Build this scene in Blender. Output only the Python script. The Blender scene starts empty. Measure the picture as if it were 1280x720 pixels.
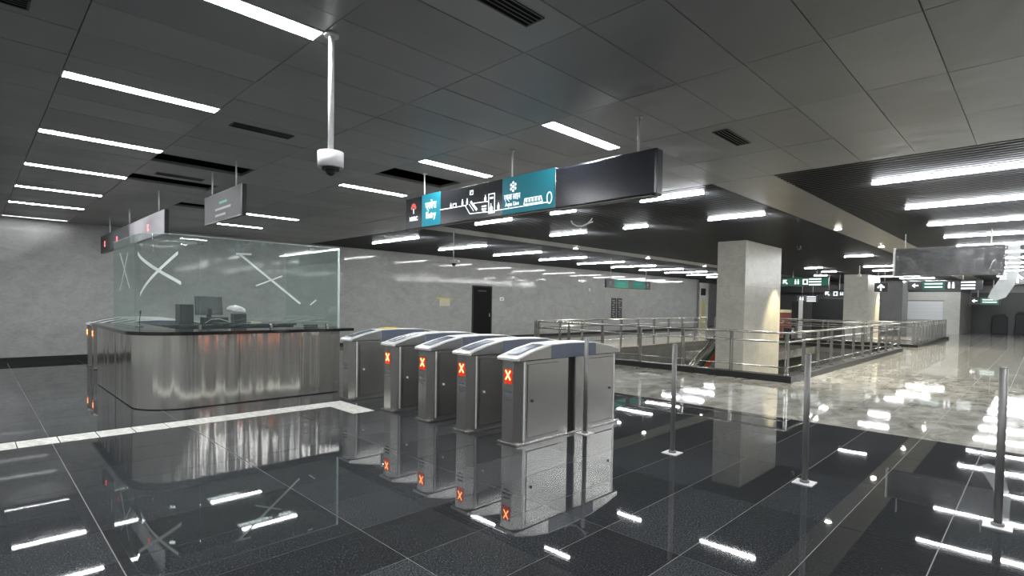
import bpy, bmesh, math, random
from mathutils import Vector, Matrix
random.seed(7)
SC = bpy.context.scene
COL = SC.collection
# World frame: +X and +Y are the two grid directions of the hall, camera stands at the origin.
CEIL = 3.48
EYE = 1.62

# ------------------------------------------------------------------ camera
cd = bpy.data.cameras.new('camera')
cam = bpy.data.objects.new('camera', cd)
COL.objects.link(cam)
cd.sensor_fit = 'HORIZONTAL'
cd.sensor_width = 36.0
cd.lens = 672.0 / 1280.0 * 36.0
cd.shift_y = 37.7 / 1280.0
cd.clip_start = 0.02
cd.clip_end = 300
pit, rol, yaw = -0.028, 0.0158, 0.7907
F = Vector((0, math.cos(pit), math.sin(pit)))
R = Vector((1, 0, 0))
U = R.cross(F)
R, U = R*math.cos(rol) + U*math.sin(rol), -R*math.sin(rol) + U*math.cos(rol)
Mz = Matrix(((math.cos(yaw), math.sin(yaw), 0), (-math.sin(yaw), math.cos(yaw), 0), (0, 0, 1)))
F, R, U = Mz @ F, Mz @ R, Mz @ U
cam.matrix_world = Matrix(((R.x, U.x, -F.x, 0), (R.y, U.y, -F.y, 0), (R.z, U.z, -F.z, EYE), (0, 0, 0, 1)))
SC.camera = cam

# ------------------------------------------------------------------ world, exposure
w = bpy.data.worlds.new('world')
SC.world = w
w.use_nodes = True
w.node_tree.nodes['Background'].inputs['Color'].default_value = (0.8, 0.85, 0.9, 1)
w.node_tree.nodes['Background'].inputs['Strength'].default_value = 0.15
SC.view_settings.view_transform = 'Standard'
SC.view_settings.look = 'None'
SC.view_settings.gamma = 1.0
SC.view_settings.use_curve_mapping = False
SC.view_settings.exposure = 0.22
STRIP = 80.0          # radiance of the fluorescent strips
SPOT_W = 700.0       # power of a downlight
SPOT_DISC = 150.0

# ------------------------------------------------------------------ materials
def nt(name):
    m = bpy.data.materials.new(name)
    m.use_nodes = True
    t = m.node_tree
    return m, t, t.nodes['Principled BSDF']

def coords(t, scale=(1, 1, 1), kind='Object'):
    n = t.nodes
    if kind == 'World':
        g = n.new('ShaderNodeNewGeometry'); src = g.outputs['Position']
    else:
        g = n.new('ShaderNodeTexCoord'); src = g.outputs['Object']
    mp = n.new('ShaderNodeMapping')
    mp.inputs['Scale'].default_value = scale
    t.links.new(src, mp.inputs['Vector'])
    return mp.outputs['Vector']

def noise(t, vec, scale, detail=4, rough=0.55, dist=0.0):
    n = t.nodes.new('ShaderNodeTexNoise')
    n.inputs['Scale'].default_value = scale
    n.inputs['Detail'].default_value = detail
    n.inputs['Roughness'].default_value = rough
    n.inputs['Distortion'].default_value = dist
    t.links.new(vec, n.inputs['Vector'])
    return n.outputs['Fac']

def ramp(t, fac, stops):
    r = t.nodes.new('ShaderNodeValToRGB')
    el = r.color_ramp.elements
    el[0].position, el[0].color = stops[0][0], (*stops[0][1], 1)
    el[1].position, el[1].color = stops[-1][0], (*stops[-1][1], 1)
    for p, c in stops[1:-1]:
        e = el.new(p); e.color = (*c, 1)
    t.links.new(fac, r.inputs['Fac'])
    return r.outputs['Color']

def bump(t, b, fac, strength, dist=0.01):
    n = t.nodes.new('ShaderNodeBump')
    n.inputs['Strength'].default_value = strength
    n.inputs['Distance'].default_value = dist
    t.links.new(fac, n.inputs['Height'])
    t.links.new(n.outputs['Normal'], b.inputs['Normal'])

def tint_random(t, col, lo, hi):
    """brightness differs from piece to piece"""
    oi = t.nodes.new('ShaderNodeObjectInfo')
    mr = t.nodes.new('ShaderNodeMapRange')
    mr.inputs['To Min'].default_value = lo
    mr.inputs['To Max'].default_value = hi
    t.links.new(oi.outputs['Random'], mr.inputs['Value'])
    mx = t.nodes.new('ShaderNodeVectorMath'); mx.operation = 'SCALE'
    t.links.new(col, mx.inputs[0]); t.links.new(mr.outputs['Result'], mx.inputs['Scale'])
    return mx.outputs['Vector']

def plain(name, col, rough=0.5, metal=0.0, spec=0.5, grain=0.06, gs=40):
    m, t, b = nt(name)
    v = coords(t)
    f = noise(t, v, gs, 3)
    c0 = tuple(max(0, c*(1-grain)) for c in col); c1 = tuple(min(1, c*(1+grain)) for c in col)
    t.links.new(ramp(t, f, [(0.3, c0), (0.7, c1)]), b.inputs['Base Color'])
    b.inputs['Roughness'].default_value = rough
    b.inputs['Metallic'].default_value = metal
    b.inputs['Specular IOR Level'].default_value = spec
    return m

def emit(name, col, s):
    m, t, b = nt(name)
    b.inputs['Base Color'].default_value = (*col, 1)
    b.inputs['Emission Color'].default_value = (*col, 1)
    b.inputs['Emission Strength'].default_value = s
    return m

def steel(name, col=(0.46, 0.45, 0.43), rough=0.24, wave=0.0, wscale=(1, 1, 1), brush=(60, 60, 2), metal=0.92):
    m, t, b = nt(name)
    v = coords(t, brush)
    f = noise(t, v, 3, 3)
    t.links.new(ramp(t, f, [(0.3, tuple(c*0.985 for c in col)), (0.7, tuple(c*1.015 for c in col))]), b.inputs['Base Color'])
    mr = t.nodes.new('ShaderNodeMapRange')
    mr.inputs['To Min'].default_value = rough*0.98; mr.inputs['To Max'].default_value = rough*1.02
    t.links.new(f, mr.inputs['Value']); t.links.new(mr.outputs['Result'], b.inputs['Roughness'])
    b.inputs['Metallic'].default_value = metal
    if wave:
        bump(t, b, noise(t, coords(t, wscale), 1.0, 2, 0.5), wave, 0.30)
    return m

def granite_dark():
    m, t, b = nt('polished_dark_granite')
    v = coords(t, kind='World')
    f = noise(t, v, 90, 5, 0.7)
    c = ramp(t, f, [(0.36, (0.012, 0.013, 0.015)), (0.55, (0.040, 0.043, 0.046)), (0.68, (0.10, 0.105, 0.11))])
    c = tint_random(t, c, 0.7, 1.35)
    t.links.new(c, b.inputs['Base Color'])
    r = t.nodes.new('ShaderNodeMapRange')
    r.inputs['From Min'].default_value = 0.35; r.inputs['From Max'].default_value = 0.7
    r.inputs['To Min'].default_value = 0.012; r.inputs['To Max'].default_value = 0.035
    t.links.new(noise(t, coords(t, (1, 1, 1), 'World'), 2.4, 6, 0.65), r.inputs['Value'])
    t.links.new(r.outputs['Result'], b.inputs['Roughness'])
    b.inputs['IOR'].default_value = 1.5
    b.inputs['Specular IOR Level'].default_value = 0.42
    return m

def granite_beige():
    m, t, b = nt('polished_beige_stone')
    v = coords(t, (1, 1.6, 1), 'World')
    f = noise(t, v, 1.9, 8, 0.68, 0.6)
    c = ramp(t, f, [(0.30, (0.20, 0.19, 0.165)), (0.48, (0.36, 0.345, 0.30)), (0.62, (0.50, 0.49, 0.44)), (0.8, (0.62, 0.61, 0.57))])
    c = tint_random(t, c, 0.92, 1.06)
    t.links.new(c, b.inputs['Base Color'])
    r = t.nodes.new('ShaderNodeMapRange')
    b.inputs['Specular IOR Level'].default_value = 0.4
    b.inputs['IOR'].default_value = 1.36
    r.inputs['To Min'].default_value = 0.015; r.inputs['To Max'].default_value = 0.06
    t.links.new(noise(t, v, 3, 5, 0.6), r.inputs['Value'])
    t.links.new(r.outputs['Result'], b.inputs['Roughness'])
    return m

def marble_wall(name, a, bcol, rough=0.06, ior=1.33):
    m, t, b = nt(name)
    v = coords(t, (1, 1, 1.5), 'World')
    f = noise(t, v, 1.1, 9, 0.7, 1.6)
    f2 = noise(t, v, 3.7, 10, 0.75, 2.5)
    mx = t.nodes.new('ShaderNodeMath'); mx.operation = 'MULTIPLY_ADD'
    mx.inputs[1].default_value = 0.5
    t.links.new(f2, mx.inputs[0])
    h = t.nodes.new('ShaderNodeMath'); h.operation = 'MULTIPLY'; h.inputs[1].default_value = 0.5
    t.links.new(f, h.inputs[0]); t.links.new(h.outputs[0], mx.inputs[2])
    t.links.new(ramp(t, mx.outputs[0], [(0.34, a), (0.62, bcol)]), b.inputs['Base Color'])
    b.inputs['Roughness'].default_value = rough
    b.inputs['Specular IOR Level'].default_value = 0.4
    b.inputs['IOR'].default_value = ior
    return m

def ceiling_metal():
    m, t, b = nt('dark_grey_metal_panel')
    v = coords(t, kind='World')
    f = noise(t, v, 0.7, 4)
    c = ramp(t, f, [(0.3, (0.29, 0.297, 0.30)), (0.7, (0.345, 0.35, 0.345))])
    c = tint_random(t, c, 0.88, 1.1)
    t.links.new(c, b.inputs['Base Color'])
    b.inputs['Metallic'].default_value = 0.22
    b.inputs['Roughness'].default_value = 0.42
    bump(t, b, noise(t, coords(t, (1.4, 1.4, 1), 'World'), 1.3, 2), 0.35, 0.03)
    return m

def glass_mat(name, tint=(0.925, 0.955, 0.945), haze=0.035, gc=(0.9, 1.0, 0.97), dc=(0.5, 0.58, 0.55)):
    m = bpy.data.materials.new(name); m.use_nodes = True
    t = m.node_tree; n = t.nodes; n.clear()
    out = n.new('ShaderNodeOutputMaterial')
    tr = n.new('ShaderNodeBsdfTransparent'); tr.inputs['Color'].default_value = (*tint, 1)
    gl = n.new('ShaderNodeBsdfGlossy'); gl.inputs['Roughness'].default_value = 0.02
    gl.inputs['Color'].default_value = (*gc, 1)
    df = n.new('ShaderNodeBsdfDiffuse'); df.inputs['Color'].default_value = (*dc, 1)
    lw = n.new('ShaderNodeLayerWeight'); lw.inputs['Blend'].default_value = 0.5
    pw = n.new('ShaderNodeMath'); pw.operation = 'POWER'; pw.inputs[1].default_value = 5.0
    t.links.new(lw.outputs['Facing'], pw.inputs[0])
    fr = n.new('ShaderNodeMath'); fr.operation = 'MULTIPLY_ADD'; fr.inputs[1].default_value = 0.9; fr.inputs[2].default_value = 0.035
    t.links.new(pw.outputs[0], fr.inputs[0])
    g = n.new('ShaderNodeNewGeometry')
    mp = n.new('ShaderNodeMapping'); t.links.new(g.outputs['Position'], mp.inputs['Vector'])
    nz = n.new('ShaderNodeTexNoise'); nz.inputs['Scale'].default_value = 1.5; nz.inputs['Detail'].default_value = 5
    t.links.new(mp.outputs['Vector'], nz.inputs['Vector'])
    mr = n.new('ShaderNodeMapRange'); mr.inputs['To Min'].default_value = haze*0.3; mr.inputs['To Max'].default_value = haze*1.8
    t.links.new(nz.outputs['Fac'], mr.inputs['Value'])
    m1 = n.new('ShaderNodeMixShader'); m2 = n.new('ShaderNodeMixShader')
    t.links.new(mr.outputs['Result'], m1.inputs['Fac'])
    t.links.new(tr.outputs[0], m1.inputs[1]); t.links.new(df.outputs[0], m1.inputs[2])
    t.links.new(fr.outputs[0], m2.inputs['Fac'])
    t.links.new(m1.outputs[0], m2.inputs[1]); t.links.new(gl.outputs[0], m2.inputs[2])
    t.links.new(m2.outputs[0], out.inputs['Surface'])
    return m

M = {}
M['dark_tile'] = granite_dark()
M['beige_tile'] = granite_beige()
M['grout_dark'] = plain('pale_grout', (0.20, 0.20, 0.19), 0.7)
M['grout_beige'] = plain('grey_grout', (0.30, 0.29, 0.26), 0.7)
M['tactile'] = plain('worn_white_tactile', (0.62, 0.62, 0.58), 0.5, 0, 0.5, 0.25, 14)
M['ceiling'] = ceiling_metal()
M['beam'] = plain('beam_metal', (0.27, 0.265, 0.25), 0.34, 0.45, 0.5, 0.08, 1.5)
M['black'] = plain('matt_black', (0.012, 0.012, 0.013), 0.7)
M['plenum'] = plain('dark_plenum', (0.006, 0.006, 0.006), 0.9, 0, 0.1)
M['slat'] = plain('dark_slat_metal', (0.085, 0.088, 0.095), 0.34, 0.5)
M['wall'] = marble_wall('grey_polished_stone', (0.30, 0.305, 0.295), (0.43, 0.435, 0.42))
M['pillar'] = marble_wall('cream_polished_stone', (0.40, 0.385, 0.34), (0.56, 0.55, 0.50), 0.28, 1.17)
M['wall_far'] = plain('far_grey_wall', (0.16, 0.16, 0.16), 0.3, 0, 0.5, 0.1, 1)
M['wall_light'] = marble_wall('pale_stone_far', (0.45, 0.45, 0.42), (0.58, 0.58, 0.54), 0.25)
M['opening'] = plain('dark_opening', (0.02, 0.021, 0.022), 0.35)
M['curb'] = plain('black_granite_curb', (0.030, 0.029, 0.027), 0.4, 0, 0.25, 0.3, 80)
M['white'] = plain('white_paint', (0.78, 0.78, 0.78), 0.4)
M['strip'] = emit('fluorescent_diffuser', (0.96, 0.985, 1.0), STRIP)
M['spotdisc'] = emit('downlight_disc', (1.0, 0.95, 0.82), SPOT_DISC)
M['steel'] = steel('brushed_stainless', (0.50, 0.49, 0.47), 0.27)
M['steel_hood'] = steel('satin_steel_hood', (0.80, 0.80, 0.79), 0.32, brush=(3, 60, 60), metal=0.35)
M['steel_rail'] = steel('polished_steel_tube', (0.46, 0.455, 0.44), 0.25)
M['steel_post'] = steel('dark_steel_post', (0.22, 0.215, 0.21), 0.5, metal=0.6)
M['steel_counter'] = steel('wavy_counter_steel', (0.82, 0.80, 0.755), 0.17, 1.0, (1.5, 1.5, 0.08))
M['counter_top'] = plain('black_granite_top', (0.012, 0.012, 0.012), 0.09, 0, 0.7, 0.3, 120)
M['seam'] = plain('dark_seam', (0.015, 0.015, 0.015), 0.6)
M['lens'] = plain('blue_grey_plastic', (0.13, 0.145, 0.19), 0.25, 0, 0.6)
M['glass'] = glass_mat('booth_glass')
M['glass_edge'] = plain('frosted_glass_edge', (0.50, 0.60, 0.56), 0.2, 0, 0.8)
M['tape'] = plain('white_masking_tape', (0.80, 0.82, 0.80), 0.6)
M['red_x'] = emit('red_cross_lamp', (1.0, 0.16, 0.04), 6.0)
M['pink_x'] = emit('pinkish_red_lamp', (1.0, 0.10, 0.12), 4.0)
M['red_core'] = emit('orange_cross_lamp', (1.0, 0.42, 0.10), 9.0)
M['red_dim'] = emit('dim_red_field', (0.55, 0.03, 0.01), 0.6)
M['sign_dark'] = plain('charcoal_sign_panel', (0.030, 0.031, 0.036), 0.22, 0, 0.6)
M['sign_blank'] = plain('blank_navy_panel', (0.020, 0.022, 0.030), 0.22, 0, 0.7)
M['sign_frame'] = plain('sign_frame', (0.016, 0.016, 0.018), 0.3)
M['teal'] = emit('backlit_teal', (0.008, 0.13, 0.17), 0.55)
M['teal2'] = emit('backlit_teal_light', (0.012, 0.22, 0.30), 0.65)
M['sign_white'] = emit('backlit_white', (0.85, 0.9, 0.92), 0.85)
M['sign_red'] = emit('backlit_red', (0.6, 0.12, 0.10), 0.6)
M['green'] = emit('backlit_green', (0.03, 0.20, 0.14), 0.4)
M['green_dim'] = emit('dark_green_panel', (0.012, 0.09, 0.055), 0.5)
M['sign_grey'] = plain('pale_grey_sign_face', (0.30, 0.285, 0.30), 0.5, 0, 0.25)
M['sign_mid'] = plain('mid_grey_sign_face', (0.055, 0.057, 0.06), 0.5, 0, 0.2)
M['rod'] = plain('white_rod', (0.62, 0.62, 0.62), 0.35)
M['plastic'] = glass_mat('clear_plastic_wrap', (0.93, 0.94, 0.95), 0.08, (1, 1, 1), (0.5, 0.5, 0.5))
M['plastic_white'] = glass_mat('milky_plastic_film', (0.8, 0.82, 0.82), 0.55, (1, 1, 1), (0.62, 0.64, 0.64))
M['paper'] = plain('cream_paper', (0.62, 0.58, 0.42), 0.7)
M['yellow'] = plain('yellow_tape', (0.7, 0.5, 0.05), 0.6)
M['escal_orange'] = plain('orange_film', (0.75, 0.14, 0.03), 0.5)
M['escal_green'] = plain('dark_green_panel_paint', (0.02, 0.14, 0.10), 0.4)
M['concrete'] = plain('grey_plaster', (0.22, 0.225, 0.21), 0.7, 0, 0.3, 0.15, 2)
M['screen_black'] = plain('monitor_black', (0.018, 0.022, 0.026), 0.35)
M['poster'] = plain('black_poster', (0.03, 0.03, 0.035), 0.4)
M['door_black'] = plain('black_door_paint', (0.006, 0.006, 0.006), 0.7, 0, 0.15)
M['cream'] = plain('cream_door', (0.55, 0.50, 0.26), 0.5)
M['shutter'] = plain('white_shutter', (0.72, 0.73, 0.74), 0.5)
M['red'] = plain('red_enamel', (0.16, 0.035, 0.025), 0.5)

# ------------------------------------------------------------------ mesh helpers
class MB:
    def __init__(self):
        self.bm = bmesh.new()
    def box(self, x0, x1, y0, y1, z0, z1, bev=0.0):
        g = bmesh.ops.create_cube(self.bm, size=1.0)
        vs = g['verts']
        bmesh.ops.scale(self.bm, vec=(abs(x1-x0), abs(y1-y0), abs(z1-z0)), verts=vs)
        bmesh.ops.translate(self.bm, vec=((x0+x1)/2, (y0+y1)/2, (z0+z1)/2), verts=vs)
        if bev:
            es = list({e for v in vs for e in v.link_edges})
            bmesh.ops.bevel(self.bm, geom=es, offset=bev, segments=2, affect='EDGES', profile=0.5)
        return self
    def cyl(self, p, q, r, n=12, r2=None):
        p, q = Vector(p), Vector(q); d = q-p
        g = bmesh.ops.create_cone(self.bm, cap_ends=True, segments=n, radius1=r, radius2=r if r2 is None else r2, depth=d.length)
        mt = Matrix.Translation((p+q)/2) @ d.to_track_quat('Z', 'Y').to_matrix().to_4x4()
        bmesh.ops.transform(self.bm, matrix=mt, verts=g['verts'])
        for f in {f for v in g['verts'] for f in v.link_faces}:
            if len(f.verts) == 4: f.smooth = True
        return self
    def sphere(self, c, r, n=12):
        g = bmesh.ops.create_uvsphere(self.bm, u_segments=n, v_segments=max(6, n//2), radius=r)
        bmesh.ops.translate(self.bm, vec=c, verts=g['verts'])
        for f in {f for v in g['verts'] for f in v.link_faces}: f.smooth = True
        return self
    def tube(self, pts, r, n=8):
        rings = []
        P = [Vector(p) for p in pts]
        for i, p in enumerate(P):
            d = (P[min(i+1, len(P)-1)] - P[max(i-1, 0)]).normalized()
            a = d.orthogonal().normalized() if i == 0 else (ref - d*ref.dot(d)).normalized()
            ref = a; b = d.cross(a)
            rings.append([self.bm.verts.new(p + (a*math.cos(2*math.pi*k/n) + b*math.sin(2*math.pi*k/n))*r) for k in range(n)])
        for A, B in zip(rings, rings[1:]):
            for k in range(n):
                f = self.bm.faces.new((A[k], A[(k+1) % n], B[(k+1) % n], B[k])); f.smooth = True
        self.bm.faces.new(rings[0][::-1]); self.bm.faces.new(rings[-1])
        return self
    def prism(self, pts, fn, d0, d1):
        """closed 2D outline pts swept from d0 to d1; fn(u, v, d) gives the 3D point"""
        a = [self.bm.verts.new(fn(u, v, d0)) for u, v in pts]
        b = [self.bm.verts.new(fn(u, v, d1)) for u, v in pts]
        n = len(pts)
        self.bm.faces.new(a); self.bm.faces.new(b[::-1])
        for k in range(n):
            self.bm.faces.new((a[k], b[k], b[(k+1) % n], a[(k+1) % n]))
        return self
    def build(self, name, mat, parent=None, loc=None):
        bmesh.ops.recalc_face_normals(self.bm, faces=self.bm.faces[:])
        me = bpy.data.meshes.new(name)
        self.bm.to_mesh(me); self.bm.free()
        return obj(name, me, mat, parent, loc)

def obj(name, me, mat=None, parent=None, loc=None):
    o = bpy.data.objects.new(name, me)
    COL.objects.link(o)
    if mat is not None:
        me.materials.clear(); me.materials.append(mat)
    if parent is not None: o.parent = parent
    if loc is not None: o.location = loc
    return o

def thing(name, label, cat, loc=(0, 0, 0), group=None, rz=0.0):
    o = bpy.data.objects.new(name, None)
    COL.objects.link(o)
    o.location = loc; o.rotation_euler = (0, 0, rz); o.empty_display_size = 0.1
    o['label'] = label; o['category'] = cat
    if group: o['group'] = group
    return o

def tag(o, label, cat, group=None):
    o['label'] = label; o['category'] = cat
    if group: o['group'] = group
    return o

def struct(o, label=None, cat=None):
    o['kind'] = 'structure'
    if label: o['label'] = label
    if cat: o['category'] = cat
    return o

def copy_tree(o, parent=None):
    c = o.copy(); COL.objects.link(c); c.parent = parent
    for ch in list(o.children): copy_tree(ch, c)
    return c

def XY(u, v, d): return (u, v, d)
def XZ(u, v, d): return (u, d, v)
def YZ(u, v, d): return (d, u, v)

def lettering(body, size, mat, parent, centre, right, name='lettering', depth=0.002, bold=0.0, squash=0.85):
    cu = bpy.data.curves.new('text', 'FONT')
    cu.body = body; cu.size = size; cu.align_x = 'CENTER'; cu.align_y = 'CENTER'
    cu.extrude = depth; cu.offset = bold; cu.resolution_u = 3
    tmp = bpy.data.objects.new('text', cu); COL.objects.link(tmp)
    dg = bpy.context.evaluated_depsgraph_get()
    me = bpy.data.meshes.new_from_object(tmp.evaluated_get(dg))
    bpy.data.objects.remove(tmp); bpy.data.curves.remove(cu)
    r = Vector(right); up = Vector((0, 0, 1)); nrm = r.cross(up)
    c = Vector(centre)
    mt = Matrix(((r.x*squash, up.x, nrm.x, c.x), (r.y*squash, up.y, nrm.y, c.y), (r.z, up.z, nrm.z, c.z), (0, 0, 0, 1)))
    me.transform(mt)
    return obj(name, me, mat, parent)

# ================================================================== STRUCTURE
VX0, VX1, VY0, VY1 = 12.62, 25.1, 4.08, 11.4      # the stair void
FX0, FX1, FY0, FY1 = -5.0, 52.0, -7.0, 17.5
SPLIT = 8.38
TP, TQ = 1.305, 0.587
GX0, GY0 = 0.63, 0.46

def slab(name, rects, mat, z0, z1):
    b = MB()
    for r in rects: b.box(*r, z0, z1)
    return struct(b.build(name, mat))
floor = slab('floor', [(FX0, SPLIT, FY0, FY1)], M['grout_dark'], -0.2, -0.0025)
floor['label'] = 'polished dark granite tiled floor with pale joints'
floor2 = slab('floor.001', [(SPLIT, VX0, FY0, 17.5), (VX0, VX1, FY0, VY0), (VX0, VX1, VY1, 17.5), (VX1, FX1, FY0, 20.0)], M['grout_beige'], -0.2, -0.0025)
floor2['label'] = 'polished beige stone tiled floor beyond the dark floor'

def tile_mesh(lx, ly, name, mat, th=0.02, bev=0.0015):
    b = MB().box(-lx/2, lx/2, -ly/2, ly/2, -th, 0)
    me = bpy.data.meshes.new(name); b.bm.to_mesh(me); b.bm.free()
    me.materials.append(mat)
    return me
GAP = 0.007
rows = [GY0 + TQ*k for k in range(-13, 30)]
def grid_cols(lo, hi, base, step):
    xs = [lo]
    k = math.ceil((lo + 0.05 - base)/step)
    while base + k*step < hi - 0.05:
        xs.append(base + k*step); k += 1
    xs.append(hi)
    return xs
meshes = {}
def get_tile(lx, ly, mat):
    key = (round(lx, 3), round(ly, 3), mat.name)
    if key not in meshes: meshes[key] = tile_mesh(lx, ly, 'floor_tile', mat)
    return meshes[key]
rest_dark, rest_beige = MB(), MB()
n_d = n_b = 0
ys = [FY0] + [y for y in rows if FY0 + 0.1 < y < FY1 - 0.1] + [FY1]
xs = grid_cols(FX0, SPLIT, GX0, TP)
for i in range(len(xs)-1):
    for j in range(len(ys)-1):
        x0, x1, y0, y1 = xs[i], xs[i+1], ys[j], ys[j+1]
        if x1 > -0.7 and y1 > -0.2:
            o = obj('floor_tile', get_tile(x1-x0-GAP, y1-y0-GAP, M['dark_tile']), None, floor, ((x0+x1)/2, (y0+y1)/2, 0))
            n_d += 1
        else:
            rest_dark.box(x0+GAP/2, x1-GAP/2, y0+GAP/2, y1-GAP/2, -0.02, 0)
o = rest_dark.build('floor_tile', M['dark_tile'], floor); o['kind'] = 'stuff'
xs = grid_cols(SPLIT, FX1, GX0 + 0.0, TP)
for i in range(len(xs)-1):
    for j in range(len(ys)-1):
        x0, x1, y0, y1 = xs[i], xs[i+1], ys[j], ys[j+1]
        if x1 > VX0 and x0 < VX1 and y1 > VY0 and y0 < VY1:
            # clip against the void: keep only the part outside it
            parts = []
            if x0 < VX0 - 0.05: parts.append((x0, VX0, y0, y1))
            if x1 > VX1 + 0.05: parts.append((VX1, x1, y0, y1))
            if y0 < VY0 - 0.05: parts.append((max(x0, VX0), min(x1, VX1), y0, VY0))
            if y1 > VY1 + 0.05: parts.append((max(x0, VX0), min(x1, VX1), VY1, y1))
        else:
            parts = [(x0, x1, y0, y1)]
        for (a, b_, c, d) in parts:
            if a > 8 and b_ < 20.5 and c > -0.4 and d < 8.5 and n_b < 200:
                obj('floor_tile', get_tile(b_-a-GAP, d-c-GAP, M['beige_tile']), None, floor2, ((a+b_)/2, (c+d)/2, 0)); n_b += 1
            else:
                rest_beige.box(a+GAP/2, b_-GAP/2, c+GAP/2, d-GAP/2, -0.02, 0)
o = rest_beige.build('floor_tile', M['beige_tile'], floor2); o['kind'] = 'stuff'

# ---- tactile strip (white warning tiles)
strip = thing('tactile_strip', 'worn white tactile guide strip on the dark floor in front of the ticket counter', 'floor marking', (0, 0, 0))
def tactile(cx, cy, bars):
    b = MB().box(cx-0.17, cx+0.17, cy-0.17, cy+0.17, 0, 0.004)
    if bars == 'x':
        for k in range(4): b.box(cx-0.15, cx+0.15, cy-0.13+k*0.075, cy-0.10+k*0.075, 0.003, 0.008)
    else:
        for i in range(6):
            for j in range(6):
                b.box(cx-0.14+i*0.052, cx-0.115+i*0.052, cy-0.14+j*0.052, cy-0.115+j*0.052, 0.003, 0.008)
    return b
for k in range(13):
    tactile(-0.53 + k*0.351, 7.85, 'x').build('tactile_tile', M['tactile'], strip)
for k in range(3):
    tactile(4.03, 7.85 - k*0.348, 'dots').build('tactile_tile', M['tactile'], strip)

# ---- walls
WY = 17.5
wall = struct(MB().box(FX0, 36.2, WY, WY+0.3, -0.2, 4.1).build('wall_left', M['wall']), 'long grey polished stone wall behind the gates')
bb = struct(MB().box(FX0, 15.2, WY-0.02, WY, 0.0, 0.13).box(16.45, 36.2, WY-0.02, WY, 0.0, 0.13).build('baseboard_left', M['black']))
struct(MB().box(36.2, 36.5, WY, 20, -0.2, 4.1).build('wall_return', M['wall_far']))
struct(MB().box(36.5, FX1, 19.7, 20, -0.2, 4.1).build('wall_recess', M['wall']))
struct(MB().box(FX1-0.2, FX1, FY0, 20, -0.2, 4.1).build('wall_far', M['wall_far']))
struct(MB().box(FX0, FX0+0.2, FY0, FY1, -0.2, 4.1).build('wall_near', M['wall']))
struct(MB().box(FX0, FX1, FY0-0.2, FY0, -0.2, 4.1).build('wall_right', M['wall_far']))
# ceiling deck above everything
struct(MB().box(FX0, FX1, FY0, 20, 4.1, 4.2).build('ceiling_deck', M['plenum']))

# ---- metal panel ceiling
ceil = struct(bpy.data.objects.new('ceiling', None), 'dark grey metal panel ceiling')
COL.objects.link(ceil)
CX = [-5.0, -4.3, -3.05, -1.85, -0.63, 0.56, 1.75, 2.92, 4.2, 5.42, 6.68, 7.98]
CY = [-6.98 + 0.0]
y = 0.595 - 0.5525*13
while y < 3.4: CY.append(y); y += 0.5525
LIGHT_LINES = [3.78 + 2.185*n for n in range(7)]
for L in LIGHT_LINES:
    CY.append(L)
    if L < 16:
        base = L
        for k in (1, 2, 3): CY.append(base + 0.5463*k)
CY = sorted(c for c in CY if c < WY - 0.1) + [WY]
LIGHT_COLS = [(0.56, 1.75), (4.2, 5.42)]
back_lines = [0.595 - 0.5525*k*4 - 0.5525*2 for k in range(0, 3)]
light_lines = LIGHT_LINES[:6] + [0.595 + 0.5525*1 - 0.0] + []
light_cells = [(c, L) for L in LIGHT_LINES[:6] for c in LIGHT_COLS if not (c[0] > 4 and abs(L - LIGHT_LINES[3]) < 0.01)]
LL0 = 0.595 + 0.5525*2 - 0.0   # 1.70: row just in front of the camera (above the frame)
above_cells = [(c, q) for q in (CY[13] if False else 0.595 + 0.5525*2, 0.595 - 0.5525*2, 0.595 - 0.5525*6) for c in LIGHT_COLS if not (c[0] > 4 and q > 1)]
side_cells = [((-3.05, -1.85), q) for q in (0.595 - 0.5525*2, 3.78, 8.15, 12.52)]
LW = 0.15
openings = [((1.75, 2.92), 8.15), ((1.75, 2.92), 9.79), ((4.2, 5.42), 6.51), ((2.92, 4.2), 11.97)]
pm = {}
def panel_mesh(lx, ly):
    key = (round(lx, 3), round(ly, 3))
    if key not in pm:
        b = MB().box(-lx/2, lx/2, -ly/2, ly/2, 0, 0.04, 0.003)
        me = bpy.data.meshes.new('ceiling_panel'); b.bm.to_mesh(me); b.bm.free()
        me.materials.append(M['ceiling']); pm[key] = me
    return pm[key]
rest = MB()
np_ = 0
for i in range(len(CX)-1):
    for j in range(len(CY)-1):
        x0, x1, y0, y1 = CX[i], CX[i+1], CY[j], CY[j+1]
        if any(abs(x0-c[0]) < 0.05 and abs(y0-q) < 0.06 for c, q in openings): continue
        if any(abs(x0-c[0]) < 0.05 and abs(y1-q) < 0.06 for c, q in light_cells+above_cells+side_cells):
            y1 = y1 - LW - 0.03
            # a thin filler beyond the strip
            rest.box(x0+0.004, x1-0.004, y1+LW+0.006, y1+LW+0.028, CEIL, CEIL+0.03)
        if x1 > -0.1 and y1 > -0.1:
            o = obj('ceiling_panel', panel_mesh(x1-x0-0.005, y1-y0-0.005), None, ceil,
                    ((x0+x1)/2, (y0+y1)/2, CEIL))
            o.rotation_euler = (random.uniform(-1, 1)*0.004, random.uniform(-1, 1)*0.0025, 0)
            np_ += 1
        else:
            rest.box(x0+0.004, x1-0.004, y0+0.004, y1-0.004, CEIL, CEIL+0.04)
o = rest.build('ceiling_panel', M['ceiling'], ceil); o['kind'] = 'stuff'

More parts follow.
